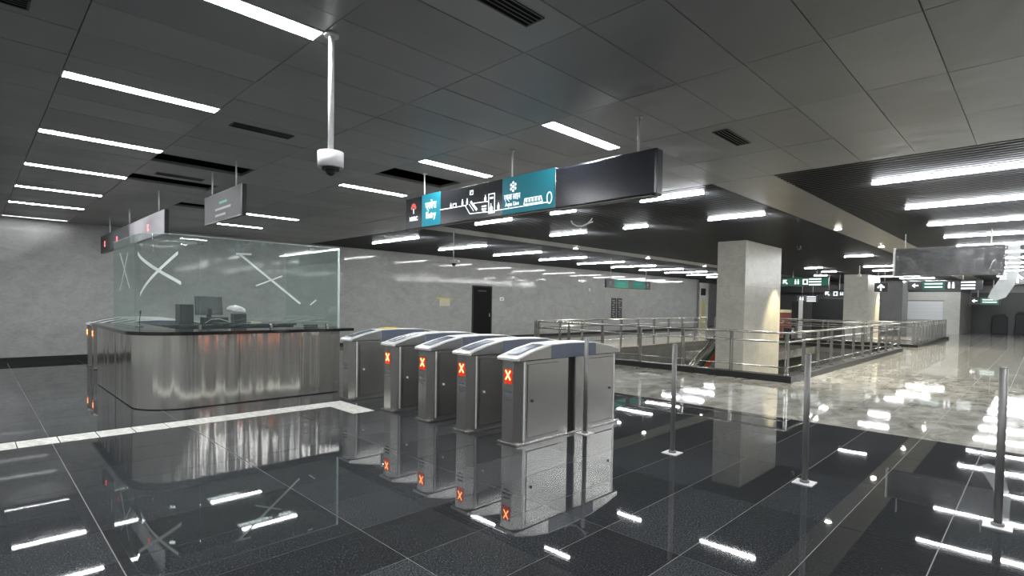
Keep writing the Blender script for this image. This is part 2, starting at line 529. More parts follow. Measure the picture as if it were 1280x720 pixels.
# ---- beams between the slatted fields
trim1 = struct(MB().box(7.99, 46, 2.78, 3.66, CEIL, CEIL+0.25, 0.004).build('trim_1', M['beam']), 'wide pale ceiling band between the slatted fields')
trim2 = struct(MB().box(7.99, 46, 10.62, 11.35, CEIL, CEIL+0.25, 0.004).build('trim_2', M['beam']), 'pale ceiling band nearer the long wall')
struct(MB().box(7.985, 8.0, FY0, WY, CEIL+0.002, CEIL+0.16).build('trim_3', M['slat']))
# solid dark ceiling beyond the slats
struct(MB().box(46, FX1, FY0, 20, CEIL, CEIL+0.05).box(36.5, 46, WY, 20, CEIL, CEIL+0.05).build('ceiling_far', M['slat']))

# ---- slatted ceilings
def slat_field(y0, y1, label):
    f = struct(bpy.data.objects.new('ceiling_slats', None), label)
    COL.objects.link(f)
    me = None
    x = 8.07; k = 0
    far = MB()
    while x < 46:
        if x < 31:
            if me is None:
                b = MB().box(-0.016, 0.016, y0, y1, 0, 0.09)
                me = bpy.data.meshes.new('slat'); b.bm.to_mesh(me); b.bm.free(); me.materials.append(M['slat'])
            obj('slat', me, None, f, (x, 0, CEIL))
        else:
            far.box(x-0.016, x+0.016, y0, y1, CEIL, CEIL+0.09)
        x += 0.125; k += 1
    o = far.build('slat', M['slat'], f); o['kind'] = 'stuff'
    # support runners above
    r = MB()
    yy = y0 + 0.6
    while yy < y1:
        r.box(8.0, 46, yy-0.02, yy+0.02, CEIL+0.09, CEIL+0.13); yy += 1.2
    r.build('runner', M['black'], f)
    return f
slat_field(FY0+0.02, 2.775, 'dark slatted ceiling field on the right of the wide band')
slat_field(3.665, 10.615, 'dark slatted ceiling field over the stair void')
slat_field(11.355, 17.48, 'dark slatted ceiling field next to the long wall')

# ================================================================== CEILING LIGHTS
def strip_light(x0, x1, y0, y1, z, label, group):
    t = thing('ceiling_light', label, 'light', ((x0+x1)/2, (y0+y1)/2, z), group)
    lx, ly = (x1-x0)/2, (y1-y0)/2
    MB().box(-lx, lx, -ly, ly, -0.006, 0.0).build('diffuser', M['strip'], t)
    b = MB()
    e = 0.012
    b.box(-lx-e, lx+e, -ly-e, -ly, -0.008, 0.05).box(-lx-e, lx+e, ly, ly+e, -0.008, 0.05)
    b.box(-lx-e, -lx, -ly, ly, -0.008, 0.05).box(lx, lx+e, -ly, ly, -0.008, 0.05)
    b.box(-lx, lx, -ly, ly, 0.0, 0.05)
    b.build('frame', M['white'], t)
    return t
ordn = ['nearest', 'second', 'third', 'fourth', 'fifth', 'sixth', 'seventh', 'eighth', 'ninth', 'tenth', 'eleventh', 'twelfth', 'thirteenth']
nl = 0; nr = 0
for c, L in light_cells:
    yc = L - 0.015 - LW/2
    if c[0] < 2:
        lab = f'{ordn[nl]} strip light from the front, left-hand row of the panel ceiling'; nl += 1
        if nl == 1: lab = 'nearest big strip light in the left-hand row, right beside the camera pole'
    else:
        lab = f'{ordn[nr]} strip light from the front, panel ceiling row beside the entry sign'; nr += 1
    strip_light(c[0]+0.01, c[1]-0.01, yc-LW/2, yc+LW/2, CEIL, lab, 'strip lights in the metal panel ceiling')
for k, (c, L) in enumerate(above_cells + side_cells):  # unseen fixtures continuing the rows, added for illumination and reflections
    yc = L - 0.015 - LW/2
    lab = (f'fill strip light added behind the viewpoint, {ordn[k]} one, outside the picture' if k < len(above_cells)
           else f'fill strip light added left of the viewpoint, {ordn[k-len(above_cells)]} one of its row, outside the picture')
    strip_light(c[0]+0.01, c[1]-0.01, yc-LW/2, yc+LW/2, CEIL, lab, 'added fill strip lights outside the picture')
# a thin strip close to the wall, left
strip_light(0.55, 1.72, 17.25, 17.262, CEIL, 'thin dim strip light at the far left, against the long wall', None)

def tube_light(x, y0, y1, label, group, w=0.048):
    t = thing('ceiling_light', label, 'light', (x, (y0+y1)/2, CEIL), group)
    l = (y1-y0)/2
    MB().box(-w/2, w/2, -l, l, -0.035, -0.005).build('diffuser', M['strip'], t)
    MB().box(-w/2-0.01, w/2+0.01, -l-0.01, l+0.01, -0.005, 0.05).build('housing', M['slat'], t)
    return t
for k in range(12):
    tube_light(9.1 + 2.655*k, 12.85, 15.3, f'{ordn[k]} long strip light in the slatted field next to the long wall', 'strip lights next to the long wall')
for i, x in enumerate((8.42, 11.12)):
    row = ('near edge row', 'second row')[i]
    tube_light(x, 4.0, 5.15, f'strip light over the stair void, {row}, nearest the wide pale band', 'short strip lights over the void')
    tube_light(x, 6.62, 7.25, f'very short strip light over the stair void slats, {row}, middle one', 'short strip lights over the void')
    tube_light(x, 8.4, 9.58, f'strip light over the stair void, {row}, nearest the narrow band', 'short strip lights over the void')
for x, y0, y1, d in ((36.6, 4.9, 7.1, 'nearest the second pillar'), (39.4, 4.6, 6.2, 'between second and third pillar'), (43.8, 4.4, 6.4, 'just in front of the pale kiosk')):
    tube_light(x, y0, y1, f'faint far strip light above the pale kiosk wall, {d}', 'far strip lights by the kiosk')
for k in range(13):
    tube_light(9.38 + 2.68*k, -4.6, 1.86, f'{ordn[k]} long continuous strip light in the right-hand slatted field', 'long strip lights on the right')
for x, y0, y1, d in ((22.0, 4.27, 5.12, 'left of the second downlight'), (27.7, 4.6, 5.7, 'just above the second pillar'), (27.5, 7.28, 8.0, 'highest short one right of the cream pillar'),
                  (30.7, 7.5, 8.15, 'slightly lower short one right of the cream pillar'), (34, 8.76, 9.4, 'far one over the green and black signs'), (30.8, 5.07, 5.94, 'low one behind the second pillar top')):
    tube_light(x, y0, y1, f'small distant strip light over the void, {d}', 'distant small strip lights')

def downlight(x, y, label):
    t = thing('downlight', label, 'light', (x, y, CEIL), 'round downlights in the pale bands')
    MB().cyl((0, 0, -0.012), (0, 0, 0.0), 0.085, 20).build('bezel', M['white'], t)
    MB().cyl((0, 0, -0.018), (0, 0, -0.012), 0.065, 20).build('lamp_disc', M['spotdisc'], t)
    ld = bpy.data.lights.new('lamp', 'SPOT')
    ld.energy = SPOT_W; ld.color = (1.0, 0.93, 0.74); ld.spot_size = math.radians(110); ld.spot_blend = 0.7; ld.shadow_soft_size = 0.06
    lo = bpy.data.objects.new('lamp', ld); COL.objects.link(lo); lo.parent = t; lo.location = (0, 0, -0.03)
for k, x in enumerate((14.35, 19.1, 23.9, 28.7)):
    downlight(x, 3.5, f'{ordn[k]} round warm downlight in the wide pale ceiling band')
for k, x in enumerate((14.3, 18.9, 23.9, 28.7)):
    downlight(x, 11.2, f'{ordn[k]} round warm downlight in the narrow pale ceiling band')

def spot_fitting(x, y, label, power):
    t = thing('spot_fitting', label, 'light', (x, y, CEIL))
    MB().cyl((0, 0, -0.10), (0, 0, 0.05), 0.05, 16).build('housing', M['slat'], t)
    MB().cyl((0, 0, -0.104), (0, 0, -0.10), 0.035, 16).build('lens', M['white'], t)
    ld = bpy.data.lights.new('lamp', 'SPOT')
    ld.energy = power; ld.color = (1.0, 0.86, 0.52); ld.spot_size = math.radians(62); ld.spot_blend = 0.5; ld.shadow_soft_size = 0.03
    lo = bpy.data.objects.new('lamp', ld); COL.objects.link(lo); lo.parent = t; lo.location = (0, 0, -0.11)
spot_fitting(17.6, 5.3, 'dark spot fitting in the slats washing the cream pillar with warm light', 900)
spot_fitting(36.7, 6.3, 'small dark spot fitting in the slats beside the second pillar', 1100)

# ---- air slots in the panels
def vent(x, y, label, lx=0.62, ly=0.14):
    t = thing('air_vent', label, 'vent', (x, y, CEIL), 'linear air vents in the panel ceiling')
    MB().box(-lx/2, lx/2, -ly/2, ly/2, -0.004, -0.001).build('slot', M['plenum'], t)
    f = MB()
    f.box(-lx/2-0.012, lx/2+0.012, -ly/2-0.012, -ly/2, -0.008, 0).box(-lx/2-0.012, lx/2+0.012, ly/2, ly/2+0.012, -0.008, 0)
    f.box(-lx/2-0.012, -lx/2, -ly/2, ly/2, -0.008, 0).box(lx/2, lx/2+0.012, -ly/2, ly/2, -0.008, 0)
    f.build('frame', M['sign_frame'], t)
    for s in (-1, 0, 1): MB().box(-lx/2, lx/2, s*0.035-0.004, s*0.035+0.004, -0.007, -0.002).build('blade', M['slat'], t)
vent(2.33, 2.45, 'linear air vent at the top edge of the picture, right of the nearest strip light')
vent(5.93, 2.5, 'linear air vent right of the entry sign, towards the slatted corner')
vent(2.3, 6.2, 'linear air vent between the strip rows, just left of the camera pole')
vent(2.3, 9.5, 'narrow air vent between the two missing ceiling panels')
vent(-0.03, 4.68, 'linear air vent in the top left corner of the picture')

# ================================================================== GATES
def gate_proto():
    g = thing('ticket_gate', '', 'ticket gate')
    W = 0.31
    ch = 0.085
    # cabinets (plan outline with chamfered corners)
    def cab(x0, x1, c0, c1):
        p = [(x0+c0, 0), (x1-c1, 0), (x1, c1*0.8), (x1, W-c1*0.8), (x1-c1, W), (x0+c0, W), (x0, W-c0*0.8), (x0, c0*0.8)]
        return MB().prism(p, XY, 0.03, 0.965)
    cab(0, 0.91, ch, 0.012).build('front_cabinet', M['steel'], g)
    cab(1.04, 2.0, 0.012, ch).build('rear_cabinet', M['steel'], g)
    MB().box(0.9, 1.06, 0.04, W-0.04, 0.03, 0.96).build('barrier_slot', M['seam'], g)
    MB().box(-0.006, 2.006, -0.005, W+0.005, 0, 0.03, 0.004).build('plinth', M['steel'], g)
    # corner trims at both ends
    for x in (0.0, 2.0):
        for s in (0, 1):
            xx = x + (0.11 if x == 0 else -0.11)
            yy = -0.001 if s == 0 else W+0.001
            MB().box(xx-0.012, xx+0.012, yy-0.003, yy+0.003, 0.05, 0.955).build('corner_trim', M['steel_hood'], g)
    # hood with sloping ends
    prof = [(-0.015, 0.97), (-0.02, 0.995), (0.0, 1.008), (0.28, 1.085), (0.56, 1.138), (0.9, 1.148), (1.42, 1.135), (1.75, 1.085), (2.01, 1.03), (2.02, 1.015), (2.015, 0.97)]
    MB().prism(prof, XZ, -0.008, W+0.008).build('hood', M['steel_hood'], g)
    side = [(0.02, 0.972), (0.02, 0.994), (0.28, 1.07), (0.555, 1.122), (0.555, 0.972)]
    side2 = [(1.455, 0.972), (1.455, 1.115), (1.74, 1.07), (1.995, 1.016), (1.995, 0.972)]
    for s, a, b_ in ((0, -0.011, -0.0075), (1, W+0.0075, W+0.011)):
        MB().prism(side, XZ, a, b_).build('side_cheek', M['steel'], g)
        MB().prism(side2, XZ, a, b_).build('side_cheek', M['steel'], g)
        lens = [(0.56, 0.965), (0.56, 1.126), (0.9, 1.136), (1.42, 1.124), (1.45, 1.115), (1.45, 0.965)]
        MB().prism(lens, XZ, a, b_).build('sensor_window', M['lens'], g)
        # doors
        for x0, x1 in ((0.165, 0.70), (1.30, 1.85)):
            y0, y1 = (-0.002, 0.0) if s == 0 else (W, W+0.002)
            sm = MB().box(x0-0.006, x1+0.006, y0, y1, 0.075, 0.925).build('door_gap', M['seam'], g)
            y0, y1 = (-0.006, -0.002) if s == 0 else (W+0.002, W+0.006)
            d = MB().box(x0, x1, y0, y1, 0.081, 0.919).build('door', M['steel'], g)
            yk = -0.006 if s == 0 else W+0.006
            dy = -0.012 if s == 0 else 0.012
            kx = x0+0.07 if x0 < 1 else x1-0.07
            MB().cyl((kx, yk, 0.5), (kx, yk+dy, 0.5), 0.016, 12).build('lock', M['seam' if s == 0 else 'white'], d)
        # seam under the hood
        y0, y1 = (-0.0095, -0.004) if s == 0 else (W+0.004, W+0.0095)
        MB().box(0.03, 1.97, y0, y1, 0.961, 0.966).build('hood_seam', M['seam'], g)
    # front display
    d = MB().box(-0.004, 0.0, 0.085, 0.215, 0.70, 0.868, 0.001).build('display', M['red_dim'], g)
    for nm, mt, w_, off in (('cross_glow', 'red_x', 0.0165, 0.0), ('cross', 'red_core', 0.008, -0.0015)):
        b = MB()
        for s in (-1, 1):
            cx = 0.15; cz = 0.80; L_ = 0.052
            dx, dz = L_*0.72, L_*s
            nx, nz = dz/L_*w_*0.5, -dx/L_*w_*0.5
            n_ = math.hypot(dx, dz); nx, nz = -dz/n_*w_*0.55, dx/n_*w_*0.55
            pts = [(cx-dx+nx, cz-dz+nz), (cx-dx-nx, cz-dz-nz), (cx+dx-nx, cz+dz-nz), (cx+dx+nx, cz+dz+nz)]
            b.prism(pts, YZ, -0.0045+off-0.001, -0.0042+off)
        b.build(nm, M[mt], d)
    # faint printed lines below the display
    for k, (a, b_) in enumerate(((0.10, 0.2), (0.09, 0.21), (0.11, 0.19))):
        MB().box(-0.0012, 0.0, a, b_, 0.60-k*0.045, 0.618-k*0.045).build('print_line', M['lens'], g)
    # card reader lip on the passage side
    MB().box(0.03, 0.11, W+0.008, W+0.055, 0.972, 0.99, 0.004).build('card_reader', M['black'], g)
    MB().prism([(0.06, 1.033), (0.06, 1.037), (0.28, 1.093), (0.5, 1.134), (0.5, 1.128), (0.28, 1.087)], XZ, 0.07, 0.24).build('reader_pad', M['lens'], g)
    return g
gates_y = [4.16, 4.98, 5.80, 6.66, 7.90]
glab = ['stainless ticket gate nearest the camera, its whole side and doors in view',
        'stainless ticket gate, second from the front of the row of five',
        'stainless ticket gate in the middle of the row of five',
        'stainless ticket gate, fourth from the front of the row of five',
        'stainless ticket gate at the back of the row, right beside the ticket counter']
g0 = gate_proto()
all_gates = []
for i, y in enumerate(gates_y):
    g = g0 if i == 0 else copy_tree(g0)
    g.location = (4.31, y, 0); g['label'] = glab[i]; g['group'] = 'ticket gates in the front row'
    all_gates.append(g)
# the last gate of the row shows no lit display
for ch in list(all_gates[4].children):
    if ch.name.startswith('display'):
        for c2 in list(ch.children): bpy.data.objects.remove(c2)
        bpy.data.objects.remove(ch)
for g in all_gates[1:]:
    for ch in g.children_recursive:
        if ch.name.startswith('lock'):
            ch.material_slots[0].link = 'OBJECT'; ch.material_slots[0].material = M['white']; ch['label'] = 'whitish lock tab'
fl = ['nearest the counter', 'second from the counter', 'third from the counter', 'farthest left']
for i, y in enumerate((13.35, 14.1, 14.85, 15.6)):
    g = copy_tree(g0); g.location = (1.93, y, 0)
    g['label'] = f'slim ticket gate of the back row behind the ticket counter, {fl[i]}'; g['group'] = 'ticket gates of the back row'
tag(MB().box(5.0, 5.28, 8.02, 8.16, 1.148, 1.165, 0.003).build('caution_sticker', M['yellow']), 'small yellow notice lying on the gate beside the ticket counter', 'notice')

# ---- queue posts
pl = ['on the far right of the picture', 'between the right and left post, standing free', 'left of the other free-standing ones', 'standing against the nearest ticket gate']
p0 = None
for i, y in enumerate((0.2, 1.53, 2.86, 4.055)):
    if p0 is None:
        p0 = thing('steel_post', '', 'post')
        MB().cyl((0, 0, 0.0), (0, 0, 1.19), 0.026, 16).build('pole', M['steel_post'], p0)
        MB().cyl((0, 0, 1.19), (0, 0, 1.2), 0.026, 16, 0.02).build('cap', M['steel_post'], p0)
        MB().box(-0.085, 0.085, -0.085, 0.085, 0, 0.008, 0.002).build('base_plate', M['white'], p0)
        MB().cyl((0, 0, 0.008), (0, 0, 0.03), 0.04, 16).build('collar', M['steel_post'], p0)
        p = p0
    else:
        p = copy_tree(p0)
    p.location = (5.43, y, 0); p['label'] = 'slender steel post on the dark floor, ' + pl[i]; p['group'] = 'slender steel posts'

# ================================================================== TICKET COUNTER
def arc(cx, cy, r, a0, a1, n=10):
    return [(cx + r*math.cos(math.radians(a0+(a1-a0)*k/n)), cy + r*math.sin(math.radians(a0+(a1-a0)*k/n))) for k in range(n+1)]
tc = thing('ticket_counter', 'curved stainless steel ticket counter with a black top below the glass screen', 'counter', (0, 0, 0))
def outline(x0, x1, y0, y1, r):
    return [(x1, y0)] + [(x0+r - 0*0, y0)][:0] + arc(x0+r, y0+r, r, 270, 180, 14) + [(x0, y1)]
def thick(path, t):
    """offset an open path inwards (to the left side walls)"""
    return path
outer = outline(1.66, 4.62, 8.86, 12.4, 0.62)
inner = [(1.66+0.30, 12.4)] + arc(1.66+0.62, 8.86+0.62, 0.32, 180, 270, 14) + [(4.62, 8.86+0.30)]
MB().prism(outer + inner, XY, 0.012, 1.08).build('counter_body', M['steel_counter'], tc)
outer_k = outline(1.70, 4.60, 8.90, 12.38, 0.58); inner_k = [(1.9, 12.38)] + arc(2.28, 9.48, 0.3, 180, 270, 14) + [(4.6, 9.1)]
MB().prism(outer_k + inner_k, XY, 0.0, 0.012).build('kick_base', M['black'], tc)
o2 = outline(1.58, 4.84, 8.76, 12.45, 0.70); i2 = [(1.58+0.72, 12.45)] + arc(1.58+1.02, 8.76+1.02, 0.32, 180, 270, 14) + [(4.84, 8.76+0.72)]
MB().prism(o2 + i2, XY, 1.08, 1.13).build('countertop', M['counter_top'], tc)
for cx in (2.95, 3.9):   # vertical sheet joints
    MB().box(cx-0.002, cx+0.002, 8.857, 8.861, 0.05, 1.075).build('sheet_joint', M['seam'], tc)
MB().box(2.3, 4.5, 8.855, 8.861, 0.56, 0.564).build('sheet_joint', M['steel'], tc)
desk = thing('rear_desk', 'dark desk standing inside the glass ticket booth', 'desk', (0, 0, 0))
MB().box(2.4, 4.82, 11.1, 12.0, 1.09, 1.13, 0.004).build('desk_top', M['screen_black'], desk)
for x in (2.45, 4.75):
    MB().box(x-0.03, x+0.03, 11.15, 11.95, 0, 1.09).build('side_panel', M['screen_black'], desk)
MB().box(2.48, 4.72, 11.9, 11.93, 0.3, 1.09).build('back_panel', M['screen_black'], desk)

# ---- glass screen
gs = thing('glass_screen', 'clear glass screen with white tape crosses standing on the ticket counter', 'screen', (0, 0, 0))
GZ0, GZ1 = 1.13, 2.57
GT = 0.012
def gpanel(pts):
    off = []
    n = len(pts)
    for i, p in enumerate(pts):
        a = Vector(pts[max(i-1, 0)]); b_ = Vector(pts[min(i+1, n-1)])
        d = (b_-a).normalized(); nrm = Vector((-d.y, d.x))
        off.append((p[0]+nrm.x*GT, p[1]+nrm.y*GT))
    ring = list(pts) + off[::-1]
    p = MB().prism(ring, XY, GZ0, GZ1).build('glass_pane', M['glass'], gs)
    MB().prism(ring, XY, GZ1, GZ1+0.008).build('pane_edge', M['glass_edge'], p)
    return p
e = 0.003
gpanel([(4.82, 9.30), (2.52+e, 9.30)])
gpanel([(2.52-e, 9.30)] + arc(2.25, 9.75, 0.45, 270, 180, 10)[0:6])
gpanel(arc(2.25, 9.75, 0.45, 224, 180, 5) + [(1.8, 9.9)])
gpanel([(1.8, 9.9+2*e), (1.8, 11.62)])
gpanel([(4.808, 11.62), (4.808, 9.33)])
MB().box(4.80, 4.835, 9.29, 9.318, GZ0, GZ1+0.01).build('corner_strip', M['glass_edge'], gs)
for x, y in ((2.52, 9.3), (4.3, 9.3)):
    for z in (2.47,) if x < 3 else (2.52,):
        MB().box(x-0.05, x+0.05, y-0.012, y+0.024, z-0.018, z+0.018, 0.003).build('clamp', M['steel_post'], gs)
for x, y in ((2.52, 9.3), (3.6, 9.3), (4.6, 9.3)):
    MB().box(x-0.02, x+0.02, y-0.014, y+0.026, GZ0, GZ0+0.07, 0.003).build('glass_shoe', M['steel_rail'], gs)
def tape_front(x0, z0, x1, z1, w_=0.035, y=9.2985, hh=None):
    d = Vector((x1-x0, z1-z0)); n_ = Vector((-d.y, d.x)).normalized()*w_/2
    MB().prism([(x0+n_.x, z0+n_.y), (x0-n_.x, z0-n_.y), (x1-n_.x, z1-n_.y), (x1+n_.x, z1+n_.y)], XZ, y-0.0015, y).build('tape_strip', M['tape'], gs)
def tape_side(y0, z0, y1, z1, w_=0.035, x=1.7985):
    d = Vector((y1-y0, z1-z0)); n_ = Vector((-d.y, d.x)).normalized()*w_/2
    MB().prism([(y0+n_.x, z0+n_.y), (y0-n_.x, z0-n_.y), (y1-n_.x, z1-n_.y), (y1+n_.x, z1+n_.y)], YZ, x-0.0015, x).build('tape_strip', M['tape'], gs)
tape_front(3.10, 2.34, 4.10, 1.55)
tape_front(3.35, 1.84, 3.78, 2.02, 0.02)
tape_front(3.04, 2.345, 3.28, 2.355, 0.03)
tape_front(4.28, 1.53, 4.39, 1.62, 0.02)
# cross on the curved corner: follow the glass with short pieces
def on_arc(u):          # u metres along the glass from the side run to the front run
    if u < 0: return (1.8, 9.75-u)
    L_ = 0.45*math.pi/2
    if u < L_:
        a = math.pi + u/0.45
        return (2.25+0.45*math.cos(a), 9.75+0.45*math.sin(a))
    return (2.25+(u-L_), 9.30)
def tape_curve(u0, z0, u1, z1, w_=0.035):
    b = MB(); n_ = 14; prev = None
    for k in range(n_+1):
        f = k/n_; u = u0+(u1-u0)*f; z = z0+(z1-z0)*f
        x, y = on_arc(u); x2, y2 = on_arc(u+0.01)
        nx, ny = (y2-y), -(x2-x); q = math.hypot(nx, ny); nx, ny = nx/q*0.0025, ny/q*0.0025
        row = [b.bm.verts.new((x+nx, y+ny, z+w_*0.75)), b.bm.verts.new((x+nx, y+ny, z-w_*0.75)),
               b.bm.verts.new((x+nx*0.2, y+ny*0.2, z-w_*0.75)), b.bm.verts.new((x+nx*0.2, y+ny*0.2, z+w_*0.75))]
        if prev:
            for j in range(4): b.bm.faces.new((prev[j], prev[(j+1) % 4], row[(j+1) % 4], row[j]))
        prev = row
    b.build('tape_strip', M['tape'], gs)
tape_curve(0.02, 2.28, 0.72, 1.84)
tape_curve(0.68, 2.30, 0.10, 1.66)
tape_side(10.45, 2.33, 11.12, 1.73)
tape_side(11.10, 2.36, 10.34, 1.76)

# ---- things on the desk
mon = thing('monitor', 'black flat monitor tilted back on the desk in the glass booth', 'monitor', (3.30, 11.55, 1.13), rz=0.12)
sc_ = MB().box(-0.25, 0.25, -0.02, 0.015, 0.17, 0.53, 0.006).build('screen_housing', M['screen_black'], mon)
sc_.rotation_euler = (-0.12, 0.0, 0)
MB().box(-0.23, 0.23, -0.023, -0.02, 0.19, 0.51).build('screen_glass', M['sign_blank'], sc_)
MB().box(-0.035, 0.035, 0.0, 0.05, 0.02, 0.3, 0.005).build('stand', M['screen_black'], mon)
MB().box(-0.14, 0.14, -0.1, 0.1, 0.0, 0.02, 0.006).build('foot', M['screen_black'], mon)
cc = thing('computer_case', 'small black computer case left of the monitor in the booth', 'computer', (2.88, 11.6, 1.13))
MB().box(-0.115, 0.115, -0.16, 0.16, 0, 0.37, 0.006).build('case', M['screen_black'], cc)
MB().box(-0.075, -0.03, -0.163, -0.16, 0.02, 0.35).build('front_bezel', M['sign_mid'], cc)
pr_ = thing('printer', 'dark desktop printer partly covered by white film, right of the monitor', 'printer', (3.80, 11.5, 1.13))
MB().box(-0.10, 0.13, -0.13, 0.13, 0.0, 0.19, 0.02).build('printer_body', M['screen_black'], pr_)
MB().box(-0.09, 0.12, -0.137, -0.13, 0.05, 0.09).build('paper_slot', M['sign_mid'], pr_)
def lump(seed, sx, sy, sz, n=16):
    rnd = random.Random(seed); b = MB()
    bmesh.ops.create_icosphere(b.bm, subdivisions=3, radius=1.0)
    for v in b.bm.verts:
        c = v.co
        k = 1 + 0.14*math.sin(7*c.x+seed)*math.cos(6*c.y) + 0.07*math.sin(13*c.z+3*c.x) + rnd.uniform(-.03, .03)
        v.co = Vector((c.x*sx*k, c.y*sy*k, max(c.z, -0.25)*sz*k))
    for f in b.bm.faces: f.smooth = True
    return b
cover = lump(3, 0.17, 0.15, 0.10).build('plastic_cover', M['white']); cover.location = (3.76, 11.47, 1.385); cover.rotation_euler = (0, 0.18, 0)
tag(cover, 'crumpled white plastic cover lying over the printer', 'cover')
dk = thing('desk_device', 'dark flat device box under the monitor with pale cables on it', 'device', (3.33, 11.33, 1.13))
MB().box(-0.24, 0.22, -0.08, 0.08, 0.0, 0.13, 0.015).build('case', M['screen_black'], dk)
MB().tube([(-0.2, -0.09, 0.02), (-0.1, -0.1, 0.09), (0.05, -0.09, 0.10), (0.2, -0.1, 0.05)], 0.008, 6).build('cable', M['rod'], dk)
kb = thing('keyboard', 'black keyboard in front of the monitor on the booth desk', 'keyboard', (3.45, 11.17, 1.13))
MB().box(-0.22, 0.22, -0.07, 0.07, 0, 0.022, 0.004).build('tray', M['screen_black'], kb)
for r_ in range(4):
    MB().box(-0.205, 0.205, -0.055+r_*0.03, -0.033+r_*0.03, 0.022, 0.028).build('key_row', M['sign_mid'], kb)
tag(MB().box(3.98, 4.18, 11.3, 11.5, 1.13, 1.16, 0.003).build('paper_pad', M['paper']), 'low cream pad of paper right of the printer on the desk', 'paper')
tag(MB().box(4.30, 4.52, 9.50, 9.62, 1.13, 1.17, 0.004).build('card_terminal', M['screen_black']), 'small flat black card terminal on the counter near its right end', 'terminal')
col_ = thing('speaking_stem', 'thin black microphone stem on the left end of the counter top', 'microphone', (1.98, 10.6, 1.13))
MB().cyl((0, 0, 0), (0, 0, 0.012), 0.06, 16).build('base', M['steel_rail'], col_)
MB().tube([(0, 0, 0.01), (0, 0, 0.12), (0.01, 0, 0.22)], 0.006).build('stem', M['black'], col_)
MB().cyl((0.01, 0, 0.22), (0.012, 0, 0.27), 0.012, 10).build('tip', M['black'], col_)

# ================================================================== HANGING SIGNS
LEFT = (0, -1, 0)    # reading direction of signs that face the camera from +X
SX = 4.62
ms = thing('hanging_sign', 'long dark overhead sign with teal entry and line panels above the gates', 'sign', (0, 0, 0))
MB().box(SX+0.004, SX+0.11, 3.93, 6.85, 2.69, 3.145, 0.006).build('sign_case', M['sign_frame'], ms)
MB().box(SX-0.012, SX+0.12, 2.66, 3.925, 2.675, 3.125, 0.02).build('blank_case', M['sign_blank'], ms)
MB().box(SX, SX+0.004, 6.44, 6.84, 2.70, 3.14).build('logo_panel', M['sign_dark'], ms)
p_entry = MB().box(SX-0.002, SX+0.004, 6.004, 6.436, 2.70, 3.155).build('entry_panel', M['teal2'], ms)
MB().box(SX, SX+0.004, 4.77, 6.0, 2.70, 3.14).build('route_panel', M['sign_dark'], ms)
p_line = MB().box(SX-0.002, SX+0.004, 3.93, 4.77, 2.70, 3.14).build('line_panel', M['teal'], ms)
lettering('\u092a\u094d\u0930\u0935\u0947\u0936', 0.135, M['sign_white'], ms, (SX-0.004, 6.222, 2.985), LEFT, bold=0.003)
lettering('Entry', 0.125, M['sign_white'], ms, (SX-0.004, 6.22, 2.85), LEFT, bold=0.004)
lettering('NMRC', 0.085, M['sign_white'], ms, (SX-0.002, 6.64, 2.835), LEFT, bold=0.003)
lettering('\u090f\u0915\u094d\u0935\u093e \u0932\u093e\u0907\u0928', 0.10, M['sign_white'], ms, (SX-0.004, 4.60, 2.90), LEFT, bold=0.001, squash=0.62)
lettering('Aqua Line', 0.072, M['sign_white'], ms, (SX-0.004, 4.60, 2.815), LEFT, bold=0.001, squash=0.8)
# emblem: small leaf shaped mark
def disc_yz(cy, cz, ry, rz, x, n=16):
    return [(cy+ry*math.cos(2*math.pi*k/n), cz+rz*math.sin(2*math.pi*k/n)) for k in range(n)]
b = MB()
for a in range(5):
    an = math.radians(90 + (a-2)*38)
    cy, cz = 6.642+0.045*math.cos(an), 2.985+0.05*math.sin(an)
    b.prism(disc_yz(cy, cz, 0.022, 0.03, SX, 10), YZ, SX-0.003, SX-0.001)
b.build('emblem', M['sign_red'], ms)
MB().prism([(6.642-0.01, 2.985), (6.642+0.01, 2.985), (6.642+0.014, 2.91), (6.642-0.014, 2.91)], YZ, SX-0.0035, SX-0.001).build('emblem', M['sign_white'], ms)
# pictogram line drawing
def pline(pts, w_, mat='sign_white', nm='route_line', x=SX-0.004):
    b = MB()
    for (a, c), (d, f) in zip(pts, pts[1:]):
        v = Vector((d-a, f-c)); L_ = v.length
        if L_ < 1e-4: continue
        n_ = Vector((-v.y, v.x)).normalized()*w_/2; t_ = v.normalized()*w_*0.4
        b.prism([(a-t_.x+n_.x, c-t_.y+n_.y), (a-t_.x-n_.x, c-t_.y-n_.y), (d+t_.x-n_.x, f+t_.y-n_.y), (d+t_.x+n_.x, f+t_.y+n_.y)], YZ, x-0.002, x)
    return b.build(nm, M[mat], ms)
pline([(6.004, 2.898), (5.443, 2.896)], 0.011)
pline([(5.47, 2.896), (5.374, 2.778), (5.015, 2.766), (4.038, 2.768)], 0.011)
pline([(5.298, 2.905), (5.018, 2.897)], 0.011)
pline([(5.35, 2.925), (5.244, 2.822)], 0.034)
pline([(5.385, 2.90), (5.30, 2.81)], 0.010)
pline([(5.012, 2.983), (4.905, 2.983), (4.903, 2.747), (5.010, 2.747), (5.012, 2.983)], 0.012)
pline([(5.72, 2.90), (5.72, 2.945), (5.655, 2.945), (5.655, 2.90)], 0.012)
pline([(5.135, 2.845), (5.06, 2.845)], 0.020); pline([(5.135, 2.81), (5.06, 2.81)], 0.020); pline([(5.12, 2.785), (5.07, 2.785)], 0.014)
